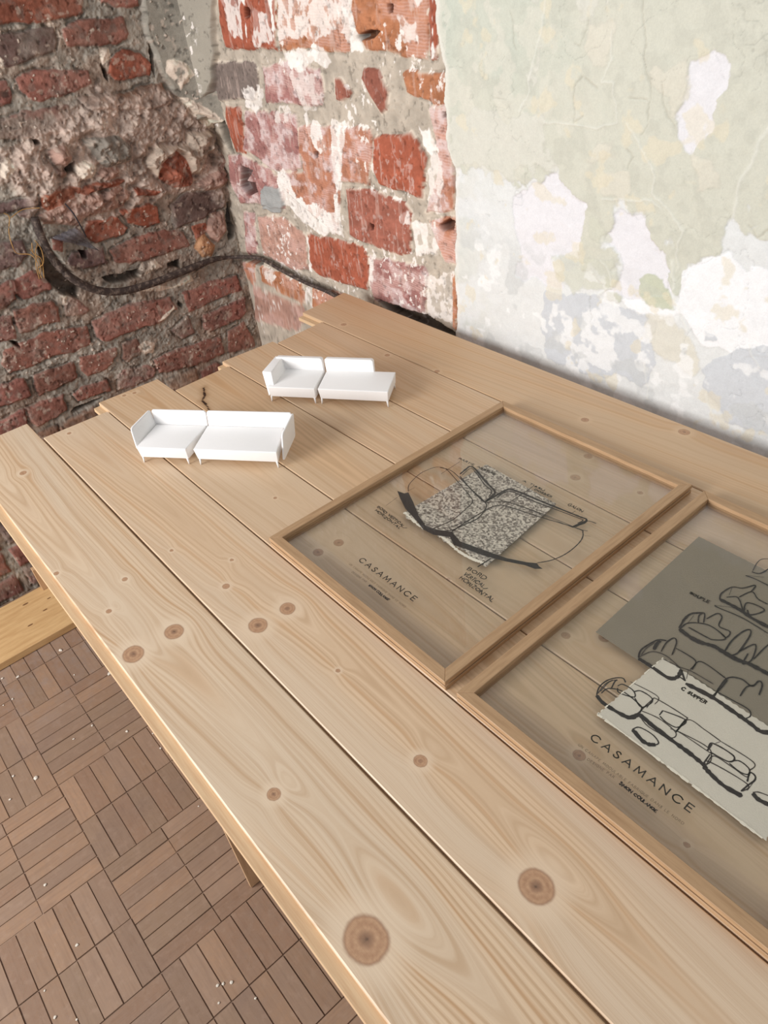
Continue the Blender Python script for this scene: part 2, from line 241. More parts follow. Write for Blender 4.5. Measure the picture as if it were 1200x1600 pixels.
# ---------------------------------------------------------------- traced data (metric: mm on walls and floor, 0.1 mm on the table)
D_ = {'LB':[('r',[[32,698],[117,690],[127,671],[115,641],[29,648],[27,671]]),('r',[[-16,693],[24,690],[13,639],[-20,644],[-36,646]]),('r',[[-17,622],[53,620],[72,629],[173,606],[166,566],[144,564],[-29,568],[-37,596]]),('r',[[62,754],[103,763],[132,725],[127,714],[63,715],[53,727]]),('r',[[8,760],[57,755],[48,717],[9,710],[-13,712]]),('f',[[143,668],[163,680],[180,658],[187,643],[160,640],[137,647]]),('r',[[188,612],[232,616],[284,621],[391,603],[399,569],[346,552],[272,555],[195,559],[186,573]]),('r',[[129,542],[218,529],[216,511],[180,491],[133,493],[124,511]]),('f',[[239,536],[275,533],[277,507],[270,492],[237,486],[228,499]]),('r',[[17,543],[107,537],[105,498],[10,493],[9,516]]),('r',[[-77,551],[-38,547],[-20,552],[-5,546],[-9,500],[-77,504],[-97,506]]),('r',[[82,462],[110,467],[170,464],[171,433],[118,442],[87,442]]),('f',[[200,460],[218,471],[281,455],[304,438],[288,422],[232,420],[188,425]]),('r',[[-29,474],[1,478],[58,469],[53,432],[28,426],[-25,422],[-32,440]]),('r',[[-111,474],[-38,473],[-47,426],[-115,423],[-131,428]]),('b',[[-32,405],[14,407],[30,388],[-33,370]]),('b',[[23,406],[57,408],[112,408],[132,387],[60,380],[19,378]]),('r',[[430,599],[532,599],[589,590],[592,554],[434,550]]),('r',[[467,527],[536,527],[593,528],[592,492],[563,477],[474,477],[459,494]]),('r',[[525,457],[576,464],[592,428],[593,388],[532,393],[514,404]]),('r',[[302,465],[378,467],[437,458],[499,452],[497,403],[398,406],[303,423]]),('b',[[313,396],[357,400],[402,396],[402,361],[335,355]]),('r',[[419,381],[468,388],[489,359],[413,352]]),('f',[[368,521],[422,536],[431,490],[396,489]]),('d',[[463,808],[507,826],[598,805],[603,770],[540,756],[457,755]]),('v',[[337,828],[405,826],[427,812],[420,778],[383,780],[343,797]]),('r',[[285,752],[344,764],[427,758],[474,741],[478,708],[383,709],[326,712],[289,727]]),('v',[[501,746],[540,744],[538,726],[501,711]]),('v',[[457,901],[503,921],[520,900],[529,864],[522,840],[495,841],[473,849],[448,875]]),('v',[[377,867],[446,847],[428,843],[376,854]]),('f',[[147,969],[193,968],[217,953],[207,935],[140,939]]),('v',[[178,906],[220,911],[260,900],[249,887],[216,877],[180,874],[171,887]]),('v',[[257,893],[302,901],[360,891],[345,884],[296,886],[265,883]]),('v',[[251,829],[322,820],[343,788],[326,778],[256,779],[246,799]]),('d',[[85,912],[167,906],[166,890],[112,887],[77,894]]),('d',[[115,886],[164,883],[147,869],[121,874]]),('d',[[199,773],[270,766],[267,731],[209,734],[186,756]]),('r',[[168,817],[187,805],[179,785],[165,795]]),('d',[[53,837],[112,833],[109,798],[77,783],[33,791]]),('v',[[236,1271],[403,1252],[387,1202],[329,1198],[236,1203],[209,1207]]),('d',[[215,1188],[321,1185],[317,1161],[309,1147],[221,1137],[205,1142],[193,1159],[205,1187]]),('r',[[335,1180],[376,1190],[465,1180],[471,1154],[464,1144],[420,1141],[336,1154]]),('v',[[419,1116],[450,1128],[487,1115],[507,1092],[494,1073],[413,1075],[405,1093]]),('r',[[214,1115],[234,1124],[274,1121],[360,1103],[359,1084],[315,1074],[249,1072],[230,1078],[214,1097]]),('r',[[168,1114],[193,1114],[196,1096],[188,1079],[152,1077]]),('f',[[167,1058],[205,1057],[295,1051],[294,1035],[280,1026],[269,1013],[203,1013],[135,1025],[148,1057]]),('b',[[327,1062],[423,1051],[461,1056],[516,1052],[517,1016],[468,1013],[396,1027],[341,1037]]),('r',[[430,1230],[514,1220],[510,1198],[459,1203],[432,1213]])],'LG':[[521,1249],[700,1229],[655,1042],[627,995],[630,967],[613,957],[572,982],[536,1025],[527,1058],[523,1102],[508,1151]],'LR':[[112,1008],[174,1002],[249,1020],[310,1050],[369,1074],[433,1044],[525,1040],[563,1007],[616,956],[635,897],[625,795],[587,759],[574,809],[507,826],[422,826],[362,821],[319,811],[230,822],[158,863],[128,924],[90,959]],'LS':[('g',14,[[304,986],[328,987],[379,980],[400,952],[393,927],[334,922],[320,933],[312,961]]),('p',20,[[426,916],[458,944],[491,934],[535,927],[542,950],[595,944],[610,930],[600,901],[581,895],[549,859],[526,865],[517,901],[503,921],[457,901],[444,876],[425,903]]),('k',12,[[529,838],[568,852],[608,865],[628,846],[625,820],[579,813],[557,814]]),('w',12,[[269,943],[293,948],[313,930],[301,914],[271,914],[265,928]]),('k',10,[[224,946],[240,946],[246,933],[233,929],[223,937]]),('k',12,[[226,981],[260,990],[266,959],[248,945],[229,955]]),('k',10,[[304,914],[318,929],[358,919],[354,901],[320,900]]),('w',8,[[130,991],[143,985],[145,965],[123,950],[116,957]]),('k',7,[[160,868],[254,886],[300,879],[345,884],[369,862],[348,839],[243,840],[231,826],[160,847]]),('k',14,[[535,727],[557,764],[596,757],[591,710],[558,688],[540,706]]),('o',10,[[503,717],[529,719],[549,684],[532,663],[507,668],[492,695]]),('k',9,[[611,888],[625,902],[632,874],[626,840],[606,860]]),('w',7,[[534,1095],[549,1097],[575,1084],[585,1059],[562,1044],[547,1035],[544,1052],[527,1074]]),('w',7,[[535,1025],[558,1021],[596,989],[634,941],[624,930],[585,954],[551,998]]),('w',7,[[347,702],[381,704],[398,679],[392,672],[365,674],[333,672],[335,687]]),('w',6,[[320,644],[362,646],[408,624],[461,639],[466,621],[432,619],[372,623]]),('w',6,[[275,512],[296,521],[325,502],[307,481],[282,491]]),('w',5,[[143,693],[154,689],[146,670],[138,672]]),('w',4,[[347,557],[395,581],[397,570],[364,554]]),('w',5,[[301,1200],[315,1203],[326,1190],[332,1166],[320,1170],[321,1186],[304,1189]]),('w',5,[[399,1140],[421,1138],[420,1118],[397,1110],[394,1125]]),('w',4,[[386,1171],[398,1174],[405,1172],[390,1168]]),('w',4,[[200,1154],[208,1137],[197,1134],[189,1139]])],'LH':[[[251,945],[270,950],[266,931],[248,930]],[[217,773],[231,769],[225,756],[217,757]],[[412,681],[444,681],[442,662],[412,670]],[[411,586],[421,571],[416,565],[409,573]],[[247,701],[336,690],[336,671],[302,672],[262,681]],[[-2,638],[15,629],[13,617],[4,624]],[[85,428],[145,424],[115,418],[61,417],[63,423]],[[481,644],[526,658],[524,649],[468,637]],[[204,1008],[216,1005],[216,998],[202,997]],[[608,775],[630,772],[607,686],[592,687],[601,740]],[[134,804],[160,796],[198,708],[175,679],[144,696],[125,738]],[[511,1132],[516,1110],[505,1068],[501,1084]],[[394,1111],[400,1096],[399,1075],[394,1088]]],'MB':[('v',[[-921,1234],[-716,1228],[-751,1108],[-845,1108],[-948,1107],[-951,1156]]),('o',[[-713,1228],[-498,1222],[-521,1114],[-535,1108],[-649,1114],[-743,1110]]),('o',[[-495,1222],[-310,1217],[-321,1105],[-386,1112],[-473,1119],[-505,1161]]),('v',[[-308,1217],[-292,1216],[-300,1106],[-316,1105]]),('d',[[-1015,1081],[-846,1087],[-831,1073],[-842,1045],[-866,1016],[-1056,1000]]),('p',[[-816,1081],[-735,1091],[-617,1085],[-614,1047],[-627,1021],[-708,1015],[-825,1015]]),('r',[[-574,1073],[-556,1071],[-523,1049],[-558,1033],[-577,1035]]),('r',[[-484,1090],[-444,1089],[-421,1058],[-431,1028],[-449,1023],[-474,1048],[-493,1074]]),('o',[[-385,1085],[-363,1093],[-283,1092],[-284,1048],[-307,1043],[-377,1060]]),('v',[[-999,997],[-924,1002],[-945,973],[-925,958],[-948,902],[-997,897],[-1013,968]]),('p',[[-919,992],[-711,1003],[-715,968],[-730,893],[-834,876],[-954,911]]),('q',[[-715,980],[-601,990],[-481,995],[-480,983],[-506,894],[-598,886],[-631,778],[-653,778],[-804,839],[-834,873],[-730,893]]),('v',[[-477,983],[-374,999],[-335,963],[-355,894],[-476,898],[-488,923]]),('q',[[-327,1042],[-284,1045],[-281,982],[-273,964],[-272,885],[-349,869],[-310,946],[-316,998]]),('r',[[-586,879],[-504,887],[-406,878],[-390,862],[-400,785],[-426,775],[-552,776],[-593,781],[-585,851]]),('q',[[-345,858],[-273,874],[-275,791],[-306,789],[-331,823]]),('p',[[-1038,893],[-969,896],[-866,880],[-806,857],[-825,799],[-957,788],[-1030,776],[-1058,827]]),('p',[[-1027,762],[-971,766],[-997,662],[-1056,644]]),('f',[[-962,762],[-842,778],[-756,750],[-772,668],[-838,653],[-967,662]]),('v',[[-750,758],[-553,771],[-535,752],[-550,671],[-730,667],[-764,680]]),('p',[[-528,754],[-365,767],[-355,753],[-369,667],[-436,649],[-531,657],[-540,688]]),('o',[[-290,768],[-274,772],[-280,657],[-297,661]]),('o',[[-998,634],[-810,628],[-804,587],[-827,570],[-1006,587]]),('o',[[-766,628],[-655,640],[-627,627],[-703,576],[-780,576]]),('f',[[-1057,563],[-829,564],[-816,545],[-873,482],[-1089,457]]),('q',[[-1099,618],[-1024,634],[-1029,582],[-1057,563],[-1082,581]])],'MG':[[-1279,1245],[-930,1235],[-1006,1053],[-1056,1000],[-1051,973],[-1083,957],[-1166,967],[-1245,1001],[-1265,1035],[-1276,1081],[-1311,1133]],'MW':[(0.9,[[-736,1109],[-596,1116],[-576,1093],[-687,1082],[-735,1091]]),(0.62,[[-716,1228],[-486,1222],[-515,1143],[-604,1135],[-746,1123]]),(0.6,[[-916,1227],[-836,1225],[-865,1120],[-912,1127],[-925,1156]]),(0.9,[[-838,1212],[-826,1212],[-847,1113],[-862,1117]]),(0.85,[[-743,1210],[-726,1210],[-750,1112],[-760,1115]]),(0.6,[[-812,1171],[-759,1171],[-754,1122],[-825,1117]]),(0.85,[[-534,1188],[-503,1170],[-474,1113],[-522,1108]]),(0.5,[[-394,1170],[-340,1159],[-334,1125],[-374,1127]]),(0.85,[[-307,1212],[-295,1211],[-301,1106],[-314,1105]]),(0.6,[[-364,1202],[-321,1202],[-324,1170],[-353,1170]]),(0.75,[[-691,997],[-645,982],[-622,946],[-658,934],[-676,948]]),(0.85,[[-599,997],[-546,998],[-576,951],[-594,890],[-619,798],[-632,805],[-624,865]]),(0.9,[[-839,884],[-784,873],[-765,832],[-613,821],[-616,776],[-702,769],[-793,795],[-822,809]]),(0.85,[[-366,1020],[-335,1009],[-312,979],[-329,971],[-358,994]]),(0.7,[[-392,846],[-328,857],[-322,797],[-383,776]]),(0.6,[[-361,752],[-288,769],[-291,667],[-364,660]]),(0.8,[[-912,1030],[-834,1034],[-839,998],[-917,996]]),(0.4,[[-720,1070],[-618,1081],[-620,1021],[-693,1016]]),(0.5,[[-797,1001],[-741,1005],[-749,981],[-796,981]]),(0.55,[[-992,624],[-919,635],[-942,597],[-990,602]]),(0.75,[[-802,625],[-773,631],[-785,575],[-813,573]]),(0.8,[[-755,755],[-739,753],[-758,671],[-770,673]]),(0.7,[[-531,758],[-514,757],[-542,659],[-552,661]]),(0.6,[[-342,942],[-318,972],[-294,948],[-305,872],[-349,872]]),(0.6,[[-421,857],[-390,870],[-393,838],[-424,837]]),(0.55,[[-294,1137],[-262,1138],[-265,1093],[-297,1097]])],'MH':[[[-840,1178],[-825,1178],[-822,1166],[-837,1158],[-845,1164]],[[-499,1135],[-457,1146],[-429,1145],[-448,1135],[-482,1131]],[[-408,1181],[-395,1180],[-396,1170],[-407,1170]],[[-674,935],[-659,936],[-662,926],[-675,924]],[[-293,1036],[-284,1036],[-284,1028],[-292,1028]],[[-985,871],[-934,867],[-974,839],[-932,840],[-930,821],[-979,804],[-1007,820]],[[-516,821],[-502,821],[-505,808],[-517,808]],[[-317,852],[-289,868],[-276,866],[-280,851],[-307,844]],[[-1052,991],[-1030,993],[-1012,950],[-1007,896],[-1023,894],[-1051,928]],[[-530,662],[-369,667],[-280,652],[-281,639],[-373,630],[-491,644]],[[-1130,623],[-980,654],[-976,639],[-1000,628]]],'MC':[[-890,841],[-827,845],[-818,810],[-847,786],[-921,784],[-910,824]],'ME':[[-293,1231],[-294,1145],[-278,1095],[-283,1042],[-281,986],[-262,956],[-269,896],[-270,842],[-274,772],[-279,631],[-258,23]],'PW':[('low',[[-274,955],[-216,966],[-168,963],[-139,951],[-63,973],[-32,958],[9,948],[5,904],[1,858],[39,832],[65,821],[61,858],[68,884],[43,895],[34,933],[47,945],[92,942],[118,910],[145,900],[157,880],[158,848],[168,890],[205,908],[214,956],[234,963],[254,939],[364,951],[563,248],[-817,-1186],[-293,653]]),('white',[[-133,935],[-63,973],[9,944],[5,904],[-5,869],[-57,850],[-50,825],[-27,807],[-107,802],[-131,806],[-120,855],[-138,887]]),('white',[[130,1124],[161,1132],[182,1120],[185,1101],[174,1083],[178,1048],[152,1029],[134,1040],[122,1067],[138,1087]]),('white',[[43,938],[92,939],[118,910],[146,896],[158,848],[90,814],[41,819],[71,852],[68,884],[42,899]]),('bright',[[41,819],[89,823],[162,825],[161,880],[187,897],[222,916],[251,900],[313,907],[336,815],[261,784],[208,779],[172,815],[139,802],[92,802]]),('grey',[[-65,789],[21,810],[82,808],[135,796],[125,771],[140,731],[126,688],[75,694],[11,672],[-60,675],[-74,732]]),('grey',[[203,811],[231,811],[234,796],[211,789]]),('grey',[[259,791],[335,819],[369,682],[269,685],[223,723],[223,767]]),('cream',[[123,802],[159,816],[214,773],[203,738],[162,742],[129,773]]),('green',[[100,851],[138,865],[156,836],[165,821],[123,819],[102,830]]),('olive',[[-60,854],[-4,863],[55,869],[70,844],[60,824],[20,819],[-16,805],[-44,826]]),('olive',[[5,928],[29,932],[42,899],[14,894],[2,912]]),('cream',[[85,1108],[105,1106],[131,1127],[136,1086],[123,1061],[111,1067],[116,1085],[91,1096]]),('cream',[[157,1020],[182,1023],[192,992],[171,983]]),('cream',[[2,1017],[37,1028],[44,1008],[18,994],[-5,998]]),('cream',[[-10,1156],[23,1156],[19,1114],[-2,1113],[-21,1131]]),('cream',[[15,979],[64,992],[71,965],[27,955]]),('pale',[[-269,1030],[-77,1053],[-64,980],[-139,951],[-222,965],[-267,955]]),('pale',[[-102,1183],[-81,1183],[-90,1104],[-103,1065],[-108,1068],[-95,1120]]),('pale',[[-38,1183],[8,1182],[-11,1162]])],'CR':[('d',0.8,[[62,1208],[71,1145],[83,1080],[86,1055],[79,1035]]),('w',1.0,[[24,1153],[27,1124],[14,1101],[34,1096],[42,1048],[13,1046],[-77,1042]]),('d',0.8,[[-15,1057],[-28,1046],[-31,1090],[-19,1103]]),('w',1.2,[[57,1046],[81,1025],[105,1001],[112,967],[153,928],[153,879]]),('w',2.2,[[263,1105],[241,1053],[228,1010],[221,984],[220,964]]),('d',0.8,[[240,954],[254,939],[295,976]]),('w',1.6,[[-86,1198],[-89,1155],[-100,1120],[-103,1072],[-129,1049]]),('d',0.7,[[-11,1165],[-26,1134],[-35,1137]]),('d',1.4,[[-12,1102],[7,1092]]),('d',0.8,[[-146,1171],[-141,1145],[-135,1122]]),('d',1.2,[[64,1020],[72,1011],[67,996]]),('d',0.8,[[99,1096],[106,1075],[121,1055]]),('w',1.4,[[27,951],[106,963],[116,954]]),('w',2.0,[[147,893],[151,854],[166,826],[184,798]]),('w',1.6,[[126,726],[138,672]]),('w',1.6,[[225,714],[247,686],[257,661]]),('w',1.6,[[276,805],[297,779]]),('d',0.6,[[58,1075],[79,1080]]),('w',1.2,[[36,865],[60,824],[36,814]]),('d',0.6,[[21,810],[29,752]])],'CB':[[147,869],[145,823],[151,775],[172,731],[211,691],[267,666],[348,657],[437,657],[530,657],[589,648]],'CM':[[-1096,636],[-1000,654],[-940,655],[-886,648],[-780,640],[-692,639],[-588,627]],'HS':[[[89,896],[96,886],[84,858],[78,832],[84,813],[106,805],[113,787],[111,766],[110,752]],[[98,885],[128,892],[161,887]],[[118,827],[114,808],[118,792],[118,771],[110,759]],[[127,829],[132,809],[125,783],[110,774]],[[110,816],[116,796],[108,782],[106,750]],[[129,820],[117,804],[124,788],[115,750]]],'WR':[[214,882],[221,862],[227,833],[233,807]],'PL':[[159,822],[190,834],[225,828],[236,806],[252,768],[232,768],[214,780]],'KN':{1:[[389,-2099,117],[425,-1604,108],[2921,-1889,63],[4440,-2043,171],[-459,-2018,36],[-841,-1634,36],[-1621,-2230,36],[-4331,-1738,54]],2:[[1051,-860,108],[1082,-472,90],[3602,-702,63],[5061,-796,135],[2219,-606,27],[222,-790,45],[-892,-951,27],[-4900,-768,36],[-138,-491,27]],3:[[607,648,63],[560,357,63],[-5289,599,36],[-5354,431,36],[4565,373,54],[5667,333,27],[-796,614,27]],4:[[3583,1405,45],[3885,1652,54],[2078,1141,27]],5:[[20,3151,27],[1183,2736,27]],6:[[-2779,4371,45],[1927,3666,63],[1752,4165,54],[2735,3943,36]],7:[[-4442,4675,54],[-1651,4526,45],[1146,4880,54],[2378,5503,72],[-3542,5598,18]]},'SP':[[-4437,1527],[-4174,1404],[-4052,1284],[-3881,1263],[-3694,1206],[-3448,1126]],'A_fab':[[839,1549],[900,3037],[2152,2994],[2302,1554]],'A_band':[[433,1801],[544,1829],[569,1881],[781,1780],[1031,1641],[1245,1566],[1379,1598],[1573,1708],[1772,1651],[2018,1714],[2383,1812],[2600,1920],[2696,1987],[2745,1963],[2802,1961],[2741,1898],[2617,1866],[2401,1757],[2140,1656],[1924,1601],[1765,1553],[1622,1624],[1448,1515],[1284,1495],[1087,1555],[796,1623],[586,1720]],'A_st':[(6,[[552,1896],[445,2011],[377,2260],[396,2434],[446,2542],[565,2583],[782,2525],[1241,2369],[1344,2301],[1380,2153],[1409,1905],[1382,1718],[1330,1521]]),(7,[[474,2554],[624,2604],[807,2578],[1170,2480],[1451,2415],[1553,2339],[1621,2126],[1592,1938],[1545,1735],[1416,1580]]),(12,[[794,2629],[774,2768],[772,2849],[868,2850],[1187,2733],[1393,2669],[1445,2582],[1466,2400]]),(8,[[817,2599],[1119,2494],[1456,2403]]),(7,[[832,2631],[806,2815],[910,2806],[1198,2683],[1364,2642],[1421,2531]]),(12,[[1462,2442],[1476,2580],[1496,2790],[1583,2851],[1921,2896],[2245,2940],[2527,2981],[2617,2995],[2639,2915],[2580,2757]]),(8,[[1510,2582],[1549,2791],[1902,2840],[2521,2949],[2597,2950],[2586,2866]]),(16,[[2580,2757],[2624,2954]]),(8,[[1564,1716],[1565,1966],[1585,2312],[1624,2459],[1727,2536],[2164,2649],[2647,2788],[2744,2765],[2809,2650],[2834,2475],[2826,2299],[2780,2137],[2691,1992]]),(6,[[1476,2398],[1671,2597],[2112,2710],[2607,2782]]),(5,[[1505,2549],[1715,2626],[1948,2670],[2605,2764]]),(9,[[1568,1720],[1651,1652]]),(7,[[2615,2790],[2640,2953],[2669,2995],[2753,3010]]),(6,[[2638,2780],[2699,2800],[2765,2830]]),(5,[[2786,2738],[2850,2777]]),(10,[[2588,2785],[2637,2976]]),(5,[[560,1493],[539,1707]]),(5,[[542,1905],[553,2005]]),(4,[[597,2455],[590,2637],[586,2839]]),(6,[[1697,2570],[1704,2832],[1701,3074]]),(7,[[2408,2942],[2422,3035]]),(12,[[2240,1472],[2249,1686]]),(4,[[2254,1691],[2238,2044]]),(5,[[1551,1980],[1508,1807],[1420,1646]])],'A_tx':[('CASAMANCE',[1121,570],[2102,576],70,0.02),('UN CANAPE MODULABLE FABRIQUE DANS LE NORD',[1090,448],[2107,441],24,-0.01),('DESIGNE PAR',[1221,382],[1477,392],24,-0.01),('SIMON COULANGE',[1541,382],[1891,380],28,0.05),('BORD VERTICAL/',[497,1396],[1101,1350],38,0.07),('HORIZONTAL',[535,1324],[1046,1299],38,0.07),('BORD',[2176,1355],[2445,1367],50,0.07),('VERTICAL/',[2208,1269],[2559,1264],50,0.07),('HORIZONTAL',[2219,1189],[2745,1179],48,0.07),('GALON',[2277,3063],[2491,3071],45,0.05),('PARTIE ARRIERE',[524,2869],[1163,2925],34,0.06),('A TISSU',[1526,3066],[1865,3089],30,0.03),('DOSSIER',[1764,3028],[2025,3047],30,0.04)],'B_tx':[('CASAMANCE',[4551,535],[5548,550],72,0.02),('UN CANAPE MODULABLE FABRIQUE DANS LE NORD',[4521,405],[5567,416],24,-0.01),('DESIGNE PAR',[4667,343],[4934,360],24,-0.01),('SIMON COULANGE',[4998,350],[5359,352],28,0.05),('C SUPPER',[4809,1580],[5059,1582],38,0.07),('SOUPLE',[4178,2735],[4394,2741],34,0.05)],'B_st':[(8,[[4301,966],[4261,1062],[4264,1172],[4305,1260],[4356,1305],[4404,1281]]),(6,[[4300,1025],[4289,1167],[4318,1242]]),(8,[[4352,1123],[4325,1218],[4330,1254]]),(6,[[4297,992],[4278,1125],[4300,1224]]),(7,[[4318,1014],[4332,1109],[4449,1175],[4641,1160],[4685,1133],[4688,1064],[4650,977]]),(18,[[4301,966],[4418,936],[4657,967],[4711,1059],[4853,1048],[5029,1037],[5231,1032],[5389,1015],[5428,993],[5598,960],[5761,980]]),(12,[[5379,1031],[5369,1148]]),(7,[[4375,1192],[4399,1245],[4506,1253],[4560,1196],[4434,1139],[4388,1174]]),(7,[[4523,1249],[4564,1299],[4679,1301],[4707,1242],[4670,1146],[4569,1191]]),(6,[[4722,1056],[4693,1112],[4695,1282],[4725,1325],[5001,1339],[5032,1314],[5042,1131]]),(6,[[4693,1112],[4859,1153],[5042,1131],[5040,1048],[4849,1012],[4728,1048]]),(10,[[4837,1186],[4831,1252]]),(7,[[4831,1252],[5031,1307],[5023,1188],[4927,1165],[4846,1181]]),(8,[[4711,1173],[4699,1263]]),(6,[[5042,1131],[5045,1327],[5203,1336],[5366,1328]]),(8,[[5042,1131],[5033,1231],[5028,1310]]),(6,[[5044,1155],[5288,1195],[5377,1157],[5387,1033],[5061,1043]]),(5,[[4428,1321],[4704,1356],[4739,1260]]),(5,[[4987,1130],[5080,1156],[5380,1159]]),(8,[[5329,1185],[5327,1261],[5516,1274],[5519,1195],[5357,1167]]),(12,[[5334,1163],[5327,1248]]),(6,[[5405,1031],[5400,1154],[5561,1167],[5692,1167],[5691,1227]]),(6,[[5366,1328],[5663,1336],[5680,1241]]),(6,[[5343,1278],[5366,1328]]),(7,[[5519,1195],[5573,1263],[5668,1253],[5689,1196],[5625,1171],[5527,1183]]),(8,[[5730,1013],[5741,1108],[5755,1184],[5737,1226],[5693,1224],[5720,1130]]),(5,[[5761,1057],[5756,1197]]),(6,[[5418,995],[5396,1074],[5731,1111],[5735,1018]]),(7,[[4757,881],[4787,948],[4908,967],[4992,939],[4992,897],[4928,853],[4785,896]]),(16,[[4759,884],[4874,851],[4945,857],[4992,897]]),(6,[[5801,1071],[5835,1110],[5939,1148]]),(16,[[5804,1066],[5869,1047],[5978,1074]]),(9,[[4313,1619],[4271,1725],[4292,1880],[4322,1960],[4380,1999]]),(14,[[4359,1812],[4337,1891],[4336,1956]]),(8,[[4422,1841],[4393,1979],[4411,2080],[4463,2047],[4522,1875]]),(6,[[4311,1667],[4295,1782],[4311,1898]]),(6,[[4312,1635],[4360,1780],[4492,1829],[4684,1780],[4708,1711],[4672,1613]]),(18,[[4317,1613],[4471,1615],[4654,1611],[4708,1680],[4686,1782]]),(16,[[4686,1782],[4780,1690]]),(12,[[4708,1695],[4788,1692]]),(6,[[4732,1828],[4780,1720]]),(20,[[4804,1666],[5058,1697],[5262,1688],[5443,1676],[5551,1664],[5632,1732]]),(7,[[4496,1980],[4719,1973],[4744,1840]]),(7,[[4756,1852],[4762,2000],[5040,1980]]),(9,[[5069,1710],[5040,1980],[5133,2073],[5246,2065],[5262,2166],[5307,2142],[5344,2016]]),(9,[[5058,1712],[5061,1848],[5052,1974]]),(8,[[5230,1885],[5218,2020],[5253,2085]]),(6,[[4486,1775],[4635,1794],[4768,1832],[4991,1841]]),(7,[[5054,1782],[5200,1796],[5355,1804],[5405,1754],[5394,1703]]),(6,[[4775,1790],[5054,1782]]),(20,[[4381,2223],[4518,2202],[4632,2213],[4744,2257],[4842,2255],[4992,2259],[5104,2291],[5332,2302]]),(10,[[4377,2229],[4344,2379],[4355,2496],[4442,2591]]),(6,[[4398,2361],[4382,2487]]),(8,[[4469,2430],[4421,2524],[4446,2585],[4507,2467]]),(8,[[4388,2229],[4401,2356],[4540,2464],[4681,2463],[4775,2420],[4700,2330],[4631,2313],[4432,2307]]),(8,[[4500,2530],[4537,2673],[4596,2659],[4642,2529],[4756,2537],[4771,2443],[4706,2454]]),(9,[[4854,2267],[4830,2441],[4844,2622],[4881,2693],[4920,2623],[4951,2363],[4929,2270]]),(8,[[4951,2363],[5014,2555],[5086,2362],[5054,2248],[5023,2402]]),(7,[[5096,2371],[5098,2573],[5113,2718]]),(18,[[4450,2872],[4581,2877],[4705,2870],[4813,2852],[5043,2851]]),(9,[[4454,2865],[4415,2958],[4443,3117],[4530,3181],[4603,3308],[4620,3184]]),(8,[[4480,2945],[4559,3021],[4659,2934],[4702,2868]]),(8,[[4572,3034],[4624,3196],[4723,3142],[4834,3139]]),(9,[[4721,2858],[4672,3019],[4846,3043],[4785,2885],[4724,2925]]),(6,[[4450,3105],[4486,2988]]),(7,[[4456,2757],[4510,2754],[4750,2790],[5030,2770]]),(6,[[4456,2757],[4711,2930]]),(6,[[4471,3493],[4441,3644],[4453,3737],[4536,3815]]),(8,[[4471,3473],[4551,3517],[4586,3721]]),(7,[[4452,3377],[4555,3396],[4756,3397]]),(5,[[4459,3383],[4608,3486]])],'B_grey':[[3749,3616],[3805,1610]],'B_white':[[4480,1788],[4439,801],[6074,766]],'CH':[[-814,-236],[-714,-241],[-656,-179],[-808,-343],[-831,-372],[-751,-374],[-749,-396],[-547,-440],[-508,-406],[-547,-267],[-543,-311],[-477,-217],[-432,-178],[-387,-183],[-498,-463],[-137,-467],[-107,-534],[-58,-535],[-31,-510],[-277,-471],[80,-318],[84,-310],[92,-299],[103,-329],[137,-282],[-215,-188]]}
mm = lambda l: [(a/1000, b/1000) for a, b in l]
tt = lambda l: [(a/10000, b/10000) for a, b in l]

